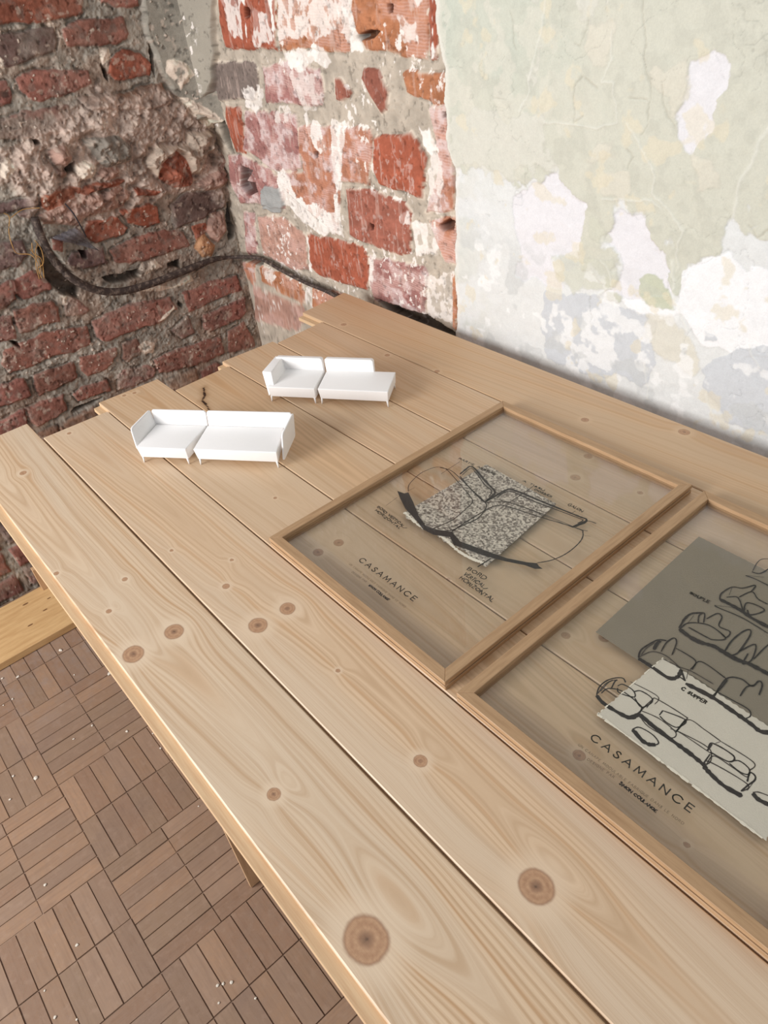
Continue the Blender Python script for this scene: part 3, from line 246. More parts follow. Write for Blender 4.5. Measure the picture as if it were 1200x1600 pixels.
# ---------------------------------------------------------------- left wall
def axis(segs):
    out = [segs[0][0]]
    for a, b, st in segs:
        n = max(1, int(round((b-a)/st))); out += [a+(b-a)*(i+1)/n for i in range(n)]
    return np.array(out)
def bboxes(bricks):
    return [(min(p_[0] for p_ in pl), max(p_[0] for p_ in pl), min(p_[1] for p_ in pl), max(p_[1] for p_ in pl)) for _, pl in bricks]
def near(bb, x0, x1, z0, z1):
    return any(x1 > a and x0 < b and z1 > c and z0 < d for a, b, c, d in bb)
def left_wall():
    ya = axis([(-1.3, -.31, .012), (-.31, .6268, .0016)]); za = axis([(0, .42, .005), (.42, 1.27, .0016), (1.27, 1.7, .012)])
    Y, Z = np.meshgrid(ya, za, indexing='ij')
    n0 = fbm(Y*14, Z*14, 1); n1 = fbm(Y*60, Z*60, 2); n2 = fbm(Y*180, Z*180, 3, 3); n3 = fbm(Y*30, Z*30, 5)
    nr = np.abs(fbm(Y*45, Z*45, 9)-.5)*2
    mort = lin(168, 160, 148)[None, None]*(.60+.74*n1)[..., None]
    C = mort.copy(); D = (n1-.5)*.007+(n2-.5)*.004
    warm = lin(150, 122, 104)[None, None]
    k = sst(.5, .7, n0)[..., None]*.55; C = C*(1-k)+warm*(.6+.8*n1)[..., None]*k
    KC = {'r': lin(150, 104, 92), 'v': lin(158, 96, 76), 'd': lin(122, 100, 94), 'f': lin(160, 124, 112), 'b': lin(146, 116, 98)}
    cov = {'r': .16, 'v': .10, 'd': .35, 'f': .60, 'b': .45}
    bricks = [(kd, mm(pl)) for kd, pl in D_['LB']]; LBB = bboxes(bricks)
    rs = random.Random(3)
    # plain running bond where the photograph shows no single bricks
    for row in range(-1, 25):
        z0 = .01+row*.074
        if .40 < z0 < 1.20: ylim = -.36
        else: ylim = 2
        y = -1.3+(row % 2)*.11
        while y < .6:
            wdt = .20 if rs.random() < .7 else .1
            if y+wdt < ylim and not near(LBB, y, y+wdt, z0, z0+.06): bricks.append((rs.choice('rrrdfb'), [(y+.012, z0+rs.uniform(0, .004)), (y+wdt, z0), (y+wdt, z0+.058), (y+.010, z0+.06)]))
            y += wdt+.014
    wob = (n3-.5)*.010+(n1-.5)*.008-.0018
    CV = [sst(.50, .62, fbm(Y*22, Z*22, 31+j)) for j in range(3)]; dk = sst(.55, .75, fbm(Y*70, Z*70, 33))*.45
    for kd, pl in bricks:
        base = KC[kd]*(np.array([rs.uniform(.85, 1.15)]*3)+np.array([rs.uniform(-.05, .05), 0, rs.uniform(-.04, .04)]))
        d = sdf(pl, Y, Z)+wob
        m = sst(.0015, -.0015, d)
        if kd in 'fdb' or True:
            m = m*(1-cov[kd]*rs.choice(CV))
        col = base[None, None]*(.62+.76*n1)[..., None]*(1+.5*(n2-.5))[..., None]
        col = col*(1-dk[..., None])+lin(150, 138, 128)[None, None]*dk[..., None]*.8
        C = C*(1-m[..., None])+col*m[..., None]; D = D-m*((n1-.5)*.005+(n2-.5)*.0028)
        h = rs.uniform(.003, .0075)
        D = D+sst(.002, -.005, d)*h*(.5 if kd in 'f' else 1)
        gap = np.exp(-((d-.002)/.0028)**2); C = C*(1-.35*gap[..., None]*(n3 > .5)[..., None]); D = D-gap*.003*(n3 > .5)
    # rubble band
    rz = sst(.012, -.012, sdf(mm(D_['LR']), Y, Z, .1)+(n3-.5)*.05+(n0-.5)*.03)
    rub = (lin(192, 170, 156)[None, None]*(.50+1.0*n1)[..., None]*(.75+.5*n2)[..., None])
    rub = rub*(1-.35*sst(.55, .75, n0))[..., None]
    keep = np.zeros(Y.shape)
    for kd, pl in bricks[:51]:
        if kd in 'v': keep = np.maximum(keep, sst(.003, -.003, sdf(pl, Y, Z)+wob))
    q = (rz*(1-keep)*.86)[..., None]; C = C*(1-q)+rub*q
    D = D+rz*((n3-.45)*.030+(n1-.5)*.016+.004)
    big = sst(.02, -.05, sdf(mm(D_['LR']), Y, Z, .1)); D = D+big*.012
    # grey smooth patch filling the corner
    gz = sst(.003, -.003, sdf(mm(D_['LG']), Y, Z, .1)+(n3-.5)*.02)
    gc = lin(152, 146, 134)[None, None]*(.78+.4*n0)[..., None]*(.9+.2*n2)[..., None]
    C = C*(1-gz[..., None])+gc*gz[..., None]; D = D*(1-gz)+gz*(.008+.055*np.exp(-(YB-Y)/.05)+.002*n0)
    SC = {'g': lin(140, 132, 122), 'p': lin(190, 172, 155), 'k': lin(172, 140, 126), 'w': lin(225, 208, 190), 'o': lin(190, 145, 110)}
    for kd, h, pl in D_['LS']:
        s = sdf(mm(pl), Y, Z, .08)+(n3-.5)*.008+(n1-.5)*.004
        m = sst(.001, -.001, s)
        if kd == 'w': m = m*sst(.42, .5, n1+.12)
        col = SC[kd][None, None]*(.62+.76*n1)[..., None]
        if kd == 'p': col = col*(1+.35*sst(.012, .0, -s))[..., None]*.9
        C = C*(1-m[..., None])+np.minimum(col, .8)*m[..., None]
        D = D+sst(.001, -.012, s)*h/1000*(.75+.5*n3)
        if kd in 'gpk': D = D-np.exp(-((s-.004)/.004)**2)*.005
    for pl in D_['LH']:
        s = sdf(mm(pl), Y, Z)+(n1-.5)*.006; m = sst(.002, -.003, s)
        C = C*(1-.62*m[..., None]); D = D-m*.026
    # lime crumbs and flecks
    fl = (vn(Y*150, Z*150, 40) > .90)*(fbm(Y*12, Z*12, 44) > .46)*(n2 > .42)
    C = np.where(fl[..., None], lin(214, 198, 182)[None, None]*(.8+.3*n2)[..., None], C); D = D+fl*.0015
    ds = sst(.56, .7, fbm(Y*20, Z*35, 61)); C = C*(1-.22*ds[..., None])
    pit = sst(.62, .78, fbm(Y*110, Z*110, 65, 3)); C = C*(1-.45*pit[..., None]); D = D-pit*.0012
    lt = sst(.66, .76, fbm(Y*85, Z*85, 67, 3))*.5; C = C*(1-lt[..., None])+lin(200, 182, 166)[None, None]*lt[..., None]
    C = np.clip(C, .004, .82); D = np.maximum(D, -.03)
    N = Y.size; P = np.stack([(XL+D).ravel(), Y.ravel(), Z.ravel()], 1)
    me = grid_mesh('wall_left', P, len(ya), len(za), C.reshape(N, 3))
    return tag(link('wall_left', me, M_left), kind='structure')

# ---------------------------------------------------------------- back wall (brick to the left, plaster to the right)
def back_wall():
    xa = axis([(-1.1, .36, .00145), (.36, 1.7, .012)]); za = axis([(0, .6, .01), (.6, 1.25, .00145), (1.25, 1.7, .012)])
    X, Z = np.meshgrid(xa, za, indexing='ij')
    n0 = fbm(X*10, Z*10, 11); n1 = fbm(X*55, Z*55, 12); n2 = fbm(X*190, Z*190, 13, 3); n3 = fbm(X*26, Z*26, 15)
    C = lin(188, 176, 160)[None, None]*(.66+.6*n1)[..., None]; D = (n1-.5)*.004+(n2-.5)*.002
    KC = {'v': lin(166, 94, 72), 'o': lin(184, 124, 90), 'r': lin(156, 98, 82), 'p': lin(168, 120, 114), 'q': lin(190, 132, 106), 'd': lin(136, 122, 114), 'f': lin(182, 142, 126)}
    paint = {'v': .06, 'o': .30, 'r': .16, 'p': .36, 'q': .42, 'd': .10, 'f': .30}
    rs = random.Random(5)
    wob = (n3-.5)*.009+(n1-.5)*.005
    LV = sst(.46, .60, fbm(X*32, Z*40, 59))*(.4+.6*sst(.4, .6, fbm(X*90, Z*90, 60)))
    WV = [sst(.45, .62, fbm(X*18, Z*34, 50+j)) for j in range(3)]; EW = sst(.47, .56, fbm(X*60, Z*60, 57))*.8; sc = sst(.60, .70, fbm(X*150, Z*22, 56))*.30*(.5+n3)
    white = lin(244, 236, 228)
    P_ = np.zeros(X.shape)
    bricks = [(kd, mm(pl)) for kd, pl in D_['MB']]; MBB = bboxes(bricks)+[(-1.2, 0, .62, 1.26)]
    for row in range(0, 13):
        for i in range(8):
            z0 = .02+row*.1; x0 = -1.1+i*.155+(row % 2)*.07
            if not near(MBB, x0, x0+.15, z0, z0+.09): bricks.append((rs.choice('vorpq'), [(x0+.01, z0), (x0+.145, z0), (x0+.145, z0+.086), (x0+.01, z0+.088)]))
    score = .5+.5*np.sin((Z+.05*X+(n1-.5)*.005)*2*math.pi/.0046)
    for kd, pl in bricks:
        base = KC[kd]*rs.uniform(.9, 1.1)
        d = sdf(pl, X, Z)+wob; m = sst(.0013, -.0013, d)
        col = base[None, None]*(.68+.6*n1)[..., None]*(1+.3*(n2-.5))[..., None]
        if kd in 'pqof':
            wp = paint[kd]*rs.choice(WV)*(.35+.65*score)*1.5
            col = col*(1-np.clip(wp, 0, .9)[..., None])+lin(226, 190, 180)[None, None]*np.clip(wp, 0, .9)[..., None]
            lv = (np.clip(LV, 0, 1)*.80)[..., None] if kd in 'pq' else 0; col = col*(1-lv)+lin(222, 202, 198)[None, None]*lv
            D = D-m*(1-score)*.0008
        col = col*(1-sc[..., None])+lin(214, 190, 178)[None, None]*sc[..., None]
        C = C*(1-m[..., None])+col*m[..., None]
        ew = np.exp(-((d-.0005)/.0035)**2)*EW; C = C*(1-ew[..., None])+lin(222, 208, 190)[None, None]*ew[..., None]; D = D+ew*.0012
        D = D+sst(.001, -.004, d)*rs.uniform(.002, .0045)
        gap = np.exp(-((d-.0018)/.002)**2)*(n3 > .52); C = C*(1-.30*gap[..., None]); D = D-gap*.002
    # gray patch and right hand dark brick area in the corner
    gz = sst(.003, -.003, sdf(mm(D_['MG']), X, Z, .1)+(n3-.5)*.02)
    gc = lin(160, 153, 140)[None, None]*(.78+.4*n0)[..., None]
    C = C*(1-gz[..., None])+gc*gz[..., None]; D = D*(1-gz)+gz*(.008+.055*np.exp(-(X-XL)/.05))
    # white lime wash remains
    for s_, pl in D_['MW']:
        d = sdf(mm(pl), X, Z)+(fbm(X*40, Z*26, 71)-.5)*.034; m = sst(.0012, -.0012, d)*np.clip(s_+.15, 0, 1)
        m = m*(1-.75*sst(.52, .60, fbm(X*75, Z*50, 77))*(1 if s_ < .8 else .45))
        C = C*(1-m[..., None])+white[None, None]*(.88+.2*n1)[..., None]*m[..., None]; D = D+m*.0008
    SO = np.zeros(X.shape)
    for kd, pl in bricks:
        if kd in 'vr': SO = np.maximum(SO, sst(.0, -.006, sdf(pl, X, Z)+wob))
    sp = (1-.75*SO)*sst(.64, .69, fbm(X*120, Z*95, 81))*.85*sst(.50, .60, fbm(X*9, Z*9, 83))
    pit = sst(.64, .78, fbm(X*120, Z*120, 85, 3)); C = C*(1-.35*pit[..., None]); D = D-pit*.0008
    C = C*(1-sp[..., None])+white[None, None]*sp[..., None]
    gr = sst(.002, -.002, sdf(mm(D_['MC']), X, Z)+wob); C = C*(1-gr[..., None])+lin(165, 165, 162)[None, None]*(.8+.4*n1)[..., None]*gr[..., None]; D = D+gr*.006
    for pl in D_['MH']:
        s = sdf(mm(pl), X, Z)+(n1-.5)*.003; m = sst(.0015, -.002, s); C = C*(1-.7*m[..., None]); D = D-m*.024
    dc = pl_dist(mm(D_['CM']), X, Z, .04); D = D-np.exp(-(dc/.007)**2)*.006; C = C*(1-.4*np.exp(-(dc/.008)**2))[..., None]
    # plaster
    E = np.array(mm(D_['ME'])); E = E[np.argsort(E[:, 1])]
    ex = np.interp(Z, E[:, 1], E[:, 0]); e = ex-X+(fbm(Z*40, X*40, 90)-.5)*.012
    pm = sst(.0012, -.0012, e)
    # along the torn edge the paint has a bright rim
    gn = lin(197, 201, 187)[None, None]; g2 = lin(207, 206, 191)[None, None]
    k0 = sst(.38, .62, fbm(X*4+1, Z*4, 91))[..., None]; pc = gn*(1-k0)+g2*k0
    pc = pc*(1-.06*sst(.5, .65, n1)[..., None])
    mot = sst(.52, .60, fbm(X*38, Z*38, 93)); bw = (1-sst(.0, .30, X+.20))
    pc = pc*(1-(mot*bw*.35)[..., None])+lin(226, 220, 206)[None, None]*(mot*bw*.35)[..., None]
    PD = (fbm(X*30, Z*30, 95)-.5)*.0025+(n1-.5)*.0012
    WC = {'low': lin(224, 225, 223), 'white': lin(228, 226, 228), 'bright': lin(240, 240, 240), 'grey': lin(204, 207, 210), 'cream': lin(216, 211, 195), 'green': lin(196, 199, 176), 'olive': lin(204, 204, 187), 'pale': lin(214, 212, 200)}
    wp = (fbm(X*34, Z*34, 97)-.5)*.034+(fbm(X*120, Z*120, 98)-.5)*.007
    for kd, pl in D_['PW']:
        s = sdf(mm(pl), X, Z, .1)+wp*(1.5 if kd in ('low', 'pale') else .8)
        ed = .0012 if kd in ('white', 'bright', 'green', 'grey') else .003
        m = sst(ed, -ed, s)*(.75 if kd in ('cream', 'pale', 'olive') else .95)
        if kd == 'low': m = m*(1-.45*(1-sst(-.30, -.12, X))*sst(.42, .55, fbm(X*20, Z*20, 99)))
        pc = pc*(1-m[..., None])+WC[kd][None, None]*(.975+.05*n1)[..., None]*m[..., None]
        PD = PD+m*(-.0012 if kd in ('white', 'low') else .0005)
        rim = np.exp(-(s/.0012)**2)*.06; pc = pc*(1-rim[..., None])
    low = sst(.9, .78, Z+.12*X)
    bl = sst(.60, .66, fbm(X*30, Z*30, 101))*low*.7; pc = pc*(1-bl[..., None])+lin(240, 240, 238)[None, None]*bl[..., None]
    bl = sst(.62, .68, fbm(X*22+5, Z*22, 103))*low*.5; pc = pc*(1-bl[..., None])+lin(196, 198, 196)[None, None]*bl[..., None]
    yl = sst(.66, .72, fbm(X*26+9, Z*26, 107))*.5; pc = pc*(1-yl[..., None])+lin(222, 212, 186)[None, None]*yl[..., None]
    wx = X+(n3-.5)*.022+(n1-.5)*.006; wz = Z+(fbm(X*22, Z*22, 119)-.5)*.022
    for kd, wd, pl in D_['CR']:
        d = pl_dist(mm(pl), wx, wz)
        k = np.exp(-(d/(.0011*wd))**2)[..., None]
        pc = pc*(1-k*.32)+(lin(158, 150, 134) if kd == 'd' else lin(234, 233, 224))[None, None]*k*.32
        PD = PD+(-1 if kd == 'd' else .6)*k[..., 0]*.0015
    ck = np.abs(fbm(X*16, Z*16, 111)-.5); ck = np.exp(-(ck/.0035)**2)*.16*(fbm(X*5, Z*5, 113) > .5); pc = pc*(1-ck[..., None]); PD = PD-ck*.004
    rim = np.exp(-((e+.004)/.005)**2)*.5; pc = pc*(1-rim[..., None])+lin(236, 230, 220)[None, None]*rim[..., None]
    C = C*(1-pm[..., None])+pc*pm[..., None]
    D = D*(1-pm)+pm*(.008+PD)
    C = np.clip(C, .004, .88)
    N = X.size; P = np.stack([X.ravel(), (YB-D).ravel(), Z.ravel()], 1)
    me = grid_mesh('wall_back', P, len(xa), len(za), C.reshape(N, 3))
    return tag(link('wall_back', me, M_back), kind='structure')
left_wall(); back_wall()

# ---------------------------------------------------------------- parquet floor: every strip has its own block in one floor mesh
def floor():
    PB = .2294; y00 = -.378; L_ = PB/2; W_ = PB/7; g = .00035
    rs = random.Random(11); V = []; F = []; CA = []; UA = []; VA = []
    tones = [lin(152, 122, 98), lin(160, 128, 102), (lin(144, 114, 92)), lin(156, 128, 106), lin(146, 120, 98), lin(162, 130, 104), lin(142, 116, 96)]
    def strip(x0, x1, y0, y1, ax):
        x0 += rs.uniform(-.0003, .0004); x1 += rs.uniform(-.0004, .0003); y0 += rs.uniform(-.0003, .0004); y1 += rs.uniform(-.0004, .0003)
        c = rs.choice(tones)*rs.uniform(.93, 1.07); b = .0007; h = rs.uniform(-.0009, .0004); tl = rs.uniform(-.0005, .0005)
        i = len(V); ou = rs.uniform(0, 50); ov = rs.uniform(0, 50)
        pts = [(x0, y0, -.004), (x1, y0, -.004), (x1, y1, -.004), (x0, y1, -.004), (x0+b, y0+b, h), (x1-b, y0+b, h+tl), (x1-b, y1-b, h+tl), (x0+b, y1-b, h)]
        for k, p in enumerate(pts):
            V.append(p); CA.append(c); u, v = (p[0], p[1]) if ax == 0 else (p[1], p[0]); UA.append(u+ou); VA.append(v+ov)
        for q in ((4, 5, 6, 7), (0, 1, 5, 4), (1, 2, 6, 5), (2, 3, 7, 6), (3, 0, 4, 7)): F.append([i+t for t in q])
    for ix in range(-5, 8):
        for iy in range(-5, 6):
            X0 = (ix-1)*PB; Y0 = y00+(iy-1)*PB
            if X0+PB < XL-.02 or Y0 > YB+.02: continue
            j = len(V); V.extend([(X0, Y0, -.0024), (X0+PB, Y0, -.0024), (X0+PB, Y0+PB, -.0024), (X0, Y0+PB, -.0024)]); CA.extend([rs.choice([lin(120, 98, 82), lin(176, 152, 132), lin(150, 126, 108)])]*4); UA.extend([0]*4); VA.extend([0]*4); F.append([j, j+1, j+2, j+3])
            for c in range(2):
                for r in range(7):
                    if (ix+iy) % 2 == 0: strip(X0+c*L_+g, X0+(c+1)*L_-g, Y0+r*W_+g, Y0+(r+1)*W_-g, 0)
                    else: strip(X0+r*W_+g, X0+(r+1)*W_-g, Y0+c*L_+g, Y0+(c+1)*L_-g, 1)
    i = len(V); V.extend([(-1.2, -1.6, -.0038), (1.8, -1.6, -.0038), (1.8, .7, -.0038), (-1.2, .7, -.0038)]); CA.extend([lin(132, 110, 92)]*4); UA.extend([0]*4); VA.extend([0]*4); F.append([i, i+1, i+2, i+3])
    me = bpy.data.meshes.new('floor'); me.from_pydata(V, [], F)
    at = me.color_attributes.new('Col', 'FLOAT_COLOR', 'POINT'); at.data.foreach_set('color', np.concatenate([np.array(CA), np.ones((len(CA), 1))], 1).astype(np.float32).ravel())
    for nme, vals in (('u', UA), ('v', VA)):
        a = me.attributes.new(nme, 'FLOAT', 'POINT'); a.data.foreach_set('value', np.array(vals, np.float32))
    t = NT('worn_parquet'); o = t.obj(); c = t.attr('Col', 'Color')
    cb = t.n('ShaderNodeCombineXYZ'); t.l(t.math('MULTIPLY', t.attr('u'), 14.0), cb.inputs[0]); t.l(t.math('MULTIPLY', t.attr('v'), 190.0), cb.inputs[1])
    n1 = t.noise(cb.outputs[0], 1, 4, .6); n2 = t.noise(o, 9, 5, .6); n3 = t.noise(o, 55, 4, .65)
    c = t.mix(t.math('MULTIPLY', t.ramp(n1, (.4, .75)), .32), c, lin(108, 82, 64))
    c = t.mix(t.math('MULTIPLY', t.ramp(n3, (.50, .75)), .40), c, lin(172, 146, 126))
    c = t.mix(t.math('MULTIPLY', t.ramp(n2, (.5, .72)), .35), c, lin(120, 100, 90))
    # lime dust towards the brick wall
    sx = t.n('ShaderNodeSeparateXYZ'); t.l(o, sx.inputs[0])
    du = t.math('MULTIPLY', t.math('SUBTRACT', 1.0, t.ramp(sx.outputs[0], (-.86, -.45))), t.ramp(t.noise(o, 26, 5, .7), (.44, .7)))
    c = t.mix(t.math('MULTIPLY', du, .55), c, lin(150, 138, 132))
    sc_ = t.mapv(o, (9, 90, 1)); scr = t.ramp(t.noise(sc_, 3, 3, .6), (.68, .76)); c = t.mix(t.math('MULTIPLY', scr, .35), c, lin(178, 160, 150))
    grime = t.ramp(t.noise(o, 70, 5, .75), (.35, .6)); c = t.mix(t.math('MULTIPLY', grime, .35), c, lin(146, 122, 104))
    t.bsdf(c, .62, .35, n1, .15, .0006)
    return tag(link('floor', me, t.m), kind='structure')
floor()
for k, (x, y) in enumerate(mm(D_['CH'])):
    rs = random.Random(k*7+1); bm = bmesh.new(); bmesh.ops.create_icosphere(bm, subdivisions=1, radius=1)
    r = rs.uniform(.0016, .0034)
    if k in (0, 2, 8): r = .0045
    for v in bm.verts: v.co = Vector((v.co.x*r*rs.uniform(.8, 1.5), v.co.y*r*rs.uniform(.7, 1.3), max(v.co.z, -.6)*r*.5*rs.uniform(.7, 1.2)))
    if k == 0: M_chip = mat_flat('lime_plaster_crumb', lin(222, 214, 200), .9, .2)
    o = bm_obj('plaster_crumb', bm, M_chip); o.location = (x, y, r*.32); o.rotation_euler = (0, 0, rs.uniform(0, 6))
    tag(o, 'tiny white plaster crumb lying on the brown parquet floor', 'crumb', 'plaster crumbs scattered on the parquet')

# ---------------------------------------------------------------- table boards
YS = [-.2280, -.1135, 0, .1142, .2264, .3377, .4492, .5675]
ENDS = [(-.5815, -.5815), (-.511, -.506), (-.548, -.5424), (-.477, -.479), (-.5046, -.497), (-.484, -.489), (-.558, -.568)]
THK = .018; XR = 1.05
BASE = [lin(217, 195, 168), lin(217, 193, 165), lin(211, 184, 153), lin(207, 178, 145), lin(208, 181, 150), lin(206, 178, 147), lin(205, 175, 141)]
DARK = [lin(184, 150, 114), lin(190, 157, 122), lin(190, 157, 122), lin(188, 154, 118), lin(190, 157, 124), lin(190, 158, 124), lin(192, 158, 122)]
CATH = [(-.35, .045, 1.1), (.55, .05, .7), (-.1, .06, 1.0), (.6, .05, .8), (-.3, .04, .5), (.3, .06, .6), (.1, .09, .35)]
LAB = ['pine board along the front edge of the table, big knots near its lower end', 'second pine board from the front, its end set back from its neighbours',
       'third pine board from the front, just inside the near ends of both frames', 'pine board with a dark split knot at its left end between the model sofas',
       'fifth pine board from the front, carrying the front legs of the rear model sofa', 'pine board running behind the rear model sofa, next to the backmost board',
       'wide pine board at the back of the table against the plastered wall']
M_tongue = mat_plainwood('pine_tongue', lin(214, 184, 146), lin(190, 150, 112), (3, 60, 60))
for i in range(7):
    y0, y1 = YS[i]+.0004, YS[i+1]-(.0022 if i == 0 else .0012); wdt = y1-y0; e0, e1 = ENDS[i]
    root = empty('pine_board', (0, y0, H))
    xs = np.concatenate([np.arange(min(e0, e1), .95, .003), [.97, 1.0, XR]]); ch = .0012
    prof = [(ch*.0, -THK), (0, -ch), (ch, 0)]+[(v, 0) for v in np.linspace(.004, wdt-.004, int(wdt/.003))]+[(wdt-ch, 0), (wdt, -ch), (wdt, -.0056), (wdt-.0125, -.0056), (wdt-.0125, -.0131), (wdt, -.0131), (wdt, -THK)]
    pv = np.array([p_[0] for p_ in prof]); pz = np.array([p_[1] for p_ in prof])
    U, V = np.meshgrid(xs, pv, indexing='ij'); ZZ = np.tile(pz, (len(xs), 1))
    sh = (e0+(e1-e0)*V/wdt)-min(e0, e1); k_ = np.clip(1-(U-xs[0])/.05, 0, 1); U2 = U+sh*k_
    kn = [(a/10000, b/10000-y0, r/10000) for a, b, r in D_['KN'].get(i+1, [])]
    c0, vc, sl = CATH[i]; n3 = fbm(U2*3+i*7, V*9, i)
    vcu = vc+.018*np.sin(U2*3.1+i)+.012*(n3-.5)
    gg = np.sqrt((V-vcu)**2*1.0+.00015)+(U2-c0)*.030*sl
    kk = np.full(U.shape, 9.0)
    for a, b, r in kn:
        gg = gg+(V-b)*-.85*np.exp(-((U2-a)/(3.0*r+.004))**2-((V-b)/(2.0*r+.003))**2)
        # knots are ovals drawn out along the grain
        kk = np.minimum(kk, np.sqrt(((U2-a)/1.12)**2+(V-b)**2)/r)
    ss = np.zeros(U.shape)
    if i == 3:
        cp_ = [(a/10000, b/10000-y0) for a, b in D_['SP']]; dd = pl_dist(cp_, U2+.003*(n3-.5), V, .05); ss = .62*np.exp(-(dd/.011)**2)*(.4+1.2*fbm(U2*90, V*90, 5))+.6*np.exp(-(dd/.0022)**2)
    P = np.stack([U2.ravel(), V.ravel(), ZZ.ravel()], 1)
    me = grid_mesh('board_body', P, len(xs), len(pv), None, {'g': gg.ravel(), 'k': kk.ravel(), 's': ss.ravel()}, flip=False)
    bm = bmesh.new(); bm.from_mesh(me)
    nvv = len(pv); bm.verts.ensure_lookup_table()
    for s_ in (0, len(xs)-1):
        try: bm.faces.new([bm.verts[s_*nvv+j] for j in range(nvv)])
        except ValueError: pass
    for s_ in range(len(xs)-1):
        bm.faces.new([bm.verts[s_*nvv], bm.verts[s_*nvv+nvv-1], bm.verts[(s_+1)*nvv+nvv-1], bm.verts[(s_+1)*nvv]])
    bmesh.ops.recalc_face_normals(bm, faces=bm.faces[:]); bm.to_mesh(me); bm.free()
    me.polygons.foreach_set('use_smooth', [False]*len(me.polygons))
    link('board_body', me, mat_board('pine_%d' % i, BASE[i], DARK[i], i*3.7), root)
    bm = bmesh.new(); tw = .0118
    hexa(bm, [(e0, -tw, -.0125), (XR, -tw, -.0125), (XR, .0, -.0125), (e0, .0, -.0125), (e0, -tw+.0006, -.0062), (XR, -tw+.0006, -.0062), (XR, .0, -.0062), (e0, .0, -.0062)])
    if i in (0,) or True: bm_obj('tongue', bm, M_tongue, root)
    tag(root, LAB[i], 'board', 'pine boards laid side by side as the table top')
# ---------------------------------------------------------------- trestles, loose planks
M_tres = mat_plainwood('trestle_pine', lin(206, 170, 132), lin(178, 138, 102), (40, 40, 4))
def trestle(x, yf, label):
    r = empty('trestle', (x, 0, 0)); zt = H-THK-.0005
    for y0, y1 in ((yf, yf+.095), (.40, .495)):
        bm = bmesh.new(); hexa(bm, boxp(0, .007, y0, y1, .001, zt-.062), .0006, 1); bm_obj('leg', bm, M_tres, r)
    bm = bmesh.new(); hexa(bm, boxp(-.012, .028, yf+.012, .50, zt-.06, zt), .001, 1); bm_obj('top_rail', bm, M_tres, r)
    bm = bmesh.new(); hexa(bm, boxp(.0075, .0255, yf+.06, .48, .30, .36), .001, 1); bm_obj('stretcher', bm, M_tres, r)
    tag(r, label, 'trestle', 'trestles under the table')
trestle(-.0185, -.1955, 'plain pine trestle under the table whose thin front leg reaches furthest into view')
trestle(-.3665, -.1790, 'plain pine trestle under the table, only a sliver of its leg showing further back')
M_glue = mat_plainwood('glued_pine', lin(214, 178, 128), lin(184, 142, 94), (22, 3, 22), .5)
bm = bmesh.new(); hexa(bm, boxp(-1.052, -.858, -.75, .20, .0006, .0205), .0012, 1)
fp = bm_obj('floor_plank', bm, M_glue); tag(fp, 'glued pine plank lying on the floor along the brick wall', 'plank')
M_dark = mat_flat('dark_knot', lin(120, 86, 58), .7, .2)
rs = random.Random(4)
for (x, y, r) in ((-1.015, -.245, .0045), (-.955, -.215, .0035), (-.93, -.262, .004), (-.99, -.192, .003)):
    bm = bmesh.new(); bmesh.ops.create_cone(bm, cap_ends=True, segments=14, radius1=1, radius2=1, depth=.0004)
    for v in bm.verts: v.co.x *= r*.6; v.co.y *= r*1.7
    k = bm_obj('knot', bm, M_dark, fp); k.location = (x, y, .0207)
bm = bmesh.new(); hexa(bm, boxp(-1.046, -1.030, -.1925, -.062, .0209, .092), .0008, 1)
tag(bm_obj('wood_offcut', bm, M_tres), 'short pine offcut standing on edge on the floor plank beside the brick wall', 'offcut')

# ---------------------------------------------------------------- framed drawings between glass
def mat_glass():
    t = NT('clear_glass'); fr = t.n('ShaderNodeFresnel'); geo = t.n('ShaderNodeNewGeometry')
    # same reflectance entering and leaving the pane
    t.l(t.math('ADD', 1.33, t.math('MULTIPLY', geo.outputs['Backfacing'], 1/1.33-1.33)), fr.inputs[0])
    tr = t.n('ShaderNodeBsdfTransparent'); tr.inputs[0].default_value = (.995, .996, .993, 1)
    gl = t.n('ShaderNodeBsdfGlossy'); gl.inputs['Roughness'].default_value = .02
    mx = t.n('ShaderNodeMixShader'); t.l(fr.outputs[0], mx.inputs[0]); t.l(tr.outputs[0], mx.inputs[1]); t.l(gl.outputs[0], mx.inputs[2])
    t.l(mx.outputs[0], t.out.inputs[0]); return t.m
M_glass = mat_glass()
M_rail_x = mat_plainwood('frame_wood_x', lin(184, 150, 114), lin(154, 120, 86), (5, 70, 70), .5)
M_rail_y = mat_plainwood('frame_wood_y', lin(184, 150, 114), lin(154, 120, 86), (70, 5, 70), .5)
M_ink = mat_flat('charcoal', lin(44, 38, 38), .8, .2, .3, 900)
M_ink2 = mat_flat('thin_pencil', lin(70, 62, 58), .8, .2, .3, 900)
M_prt = mat_flat('printed_black', lin(52, 42, 34), .6, .3)
M_prt2 = mat_flat('printed_grey', lin(128, 104, 80), .6, .3)
def ribbon(bm, pts, wd, z, rs):
    P = catmull(pts, 7); L, R = [], []
    for i, p in enumerate(P):
        t = P[min(i+1, len(P)-1)]-P[max(i-1, 0)]; n = np.array([-t[1], t[0]])/(np.hypot(*t)+1e-9)
        w = wd*.5*(.75+.5*rs.random()) if wd > .0022 else wd*.5*(.85+.3*rs.random())
        if i in (0, len(P)-1): w *= .5
        L.append(bm.verts.new((*(p+n*w), z))); R.append(bm.verts.new((*(p-n*w), z)))
    for i in range(len(P)-1): bm.faces.new((L[i], L[i+1], R[i+1], R[i]))
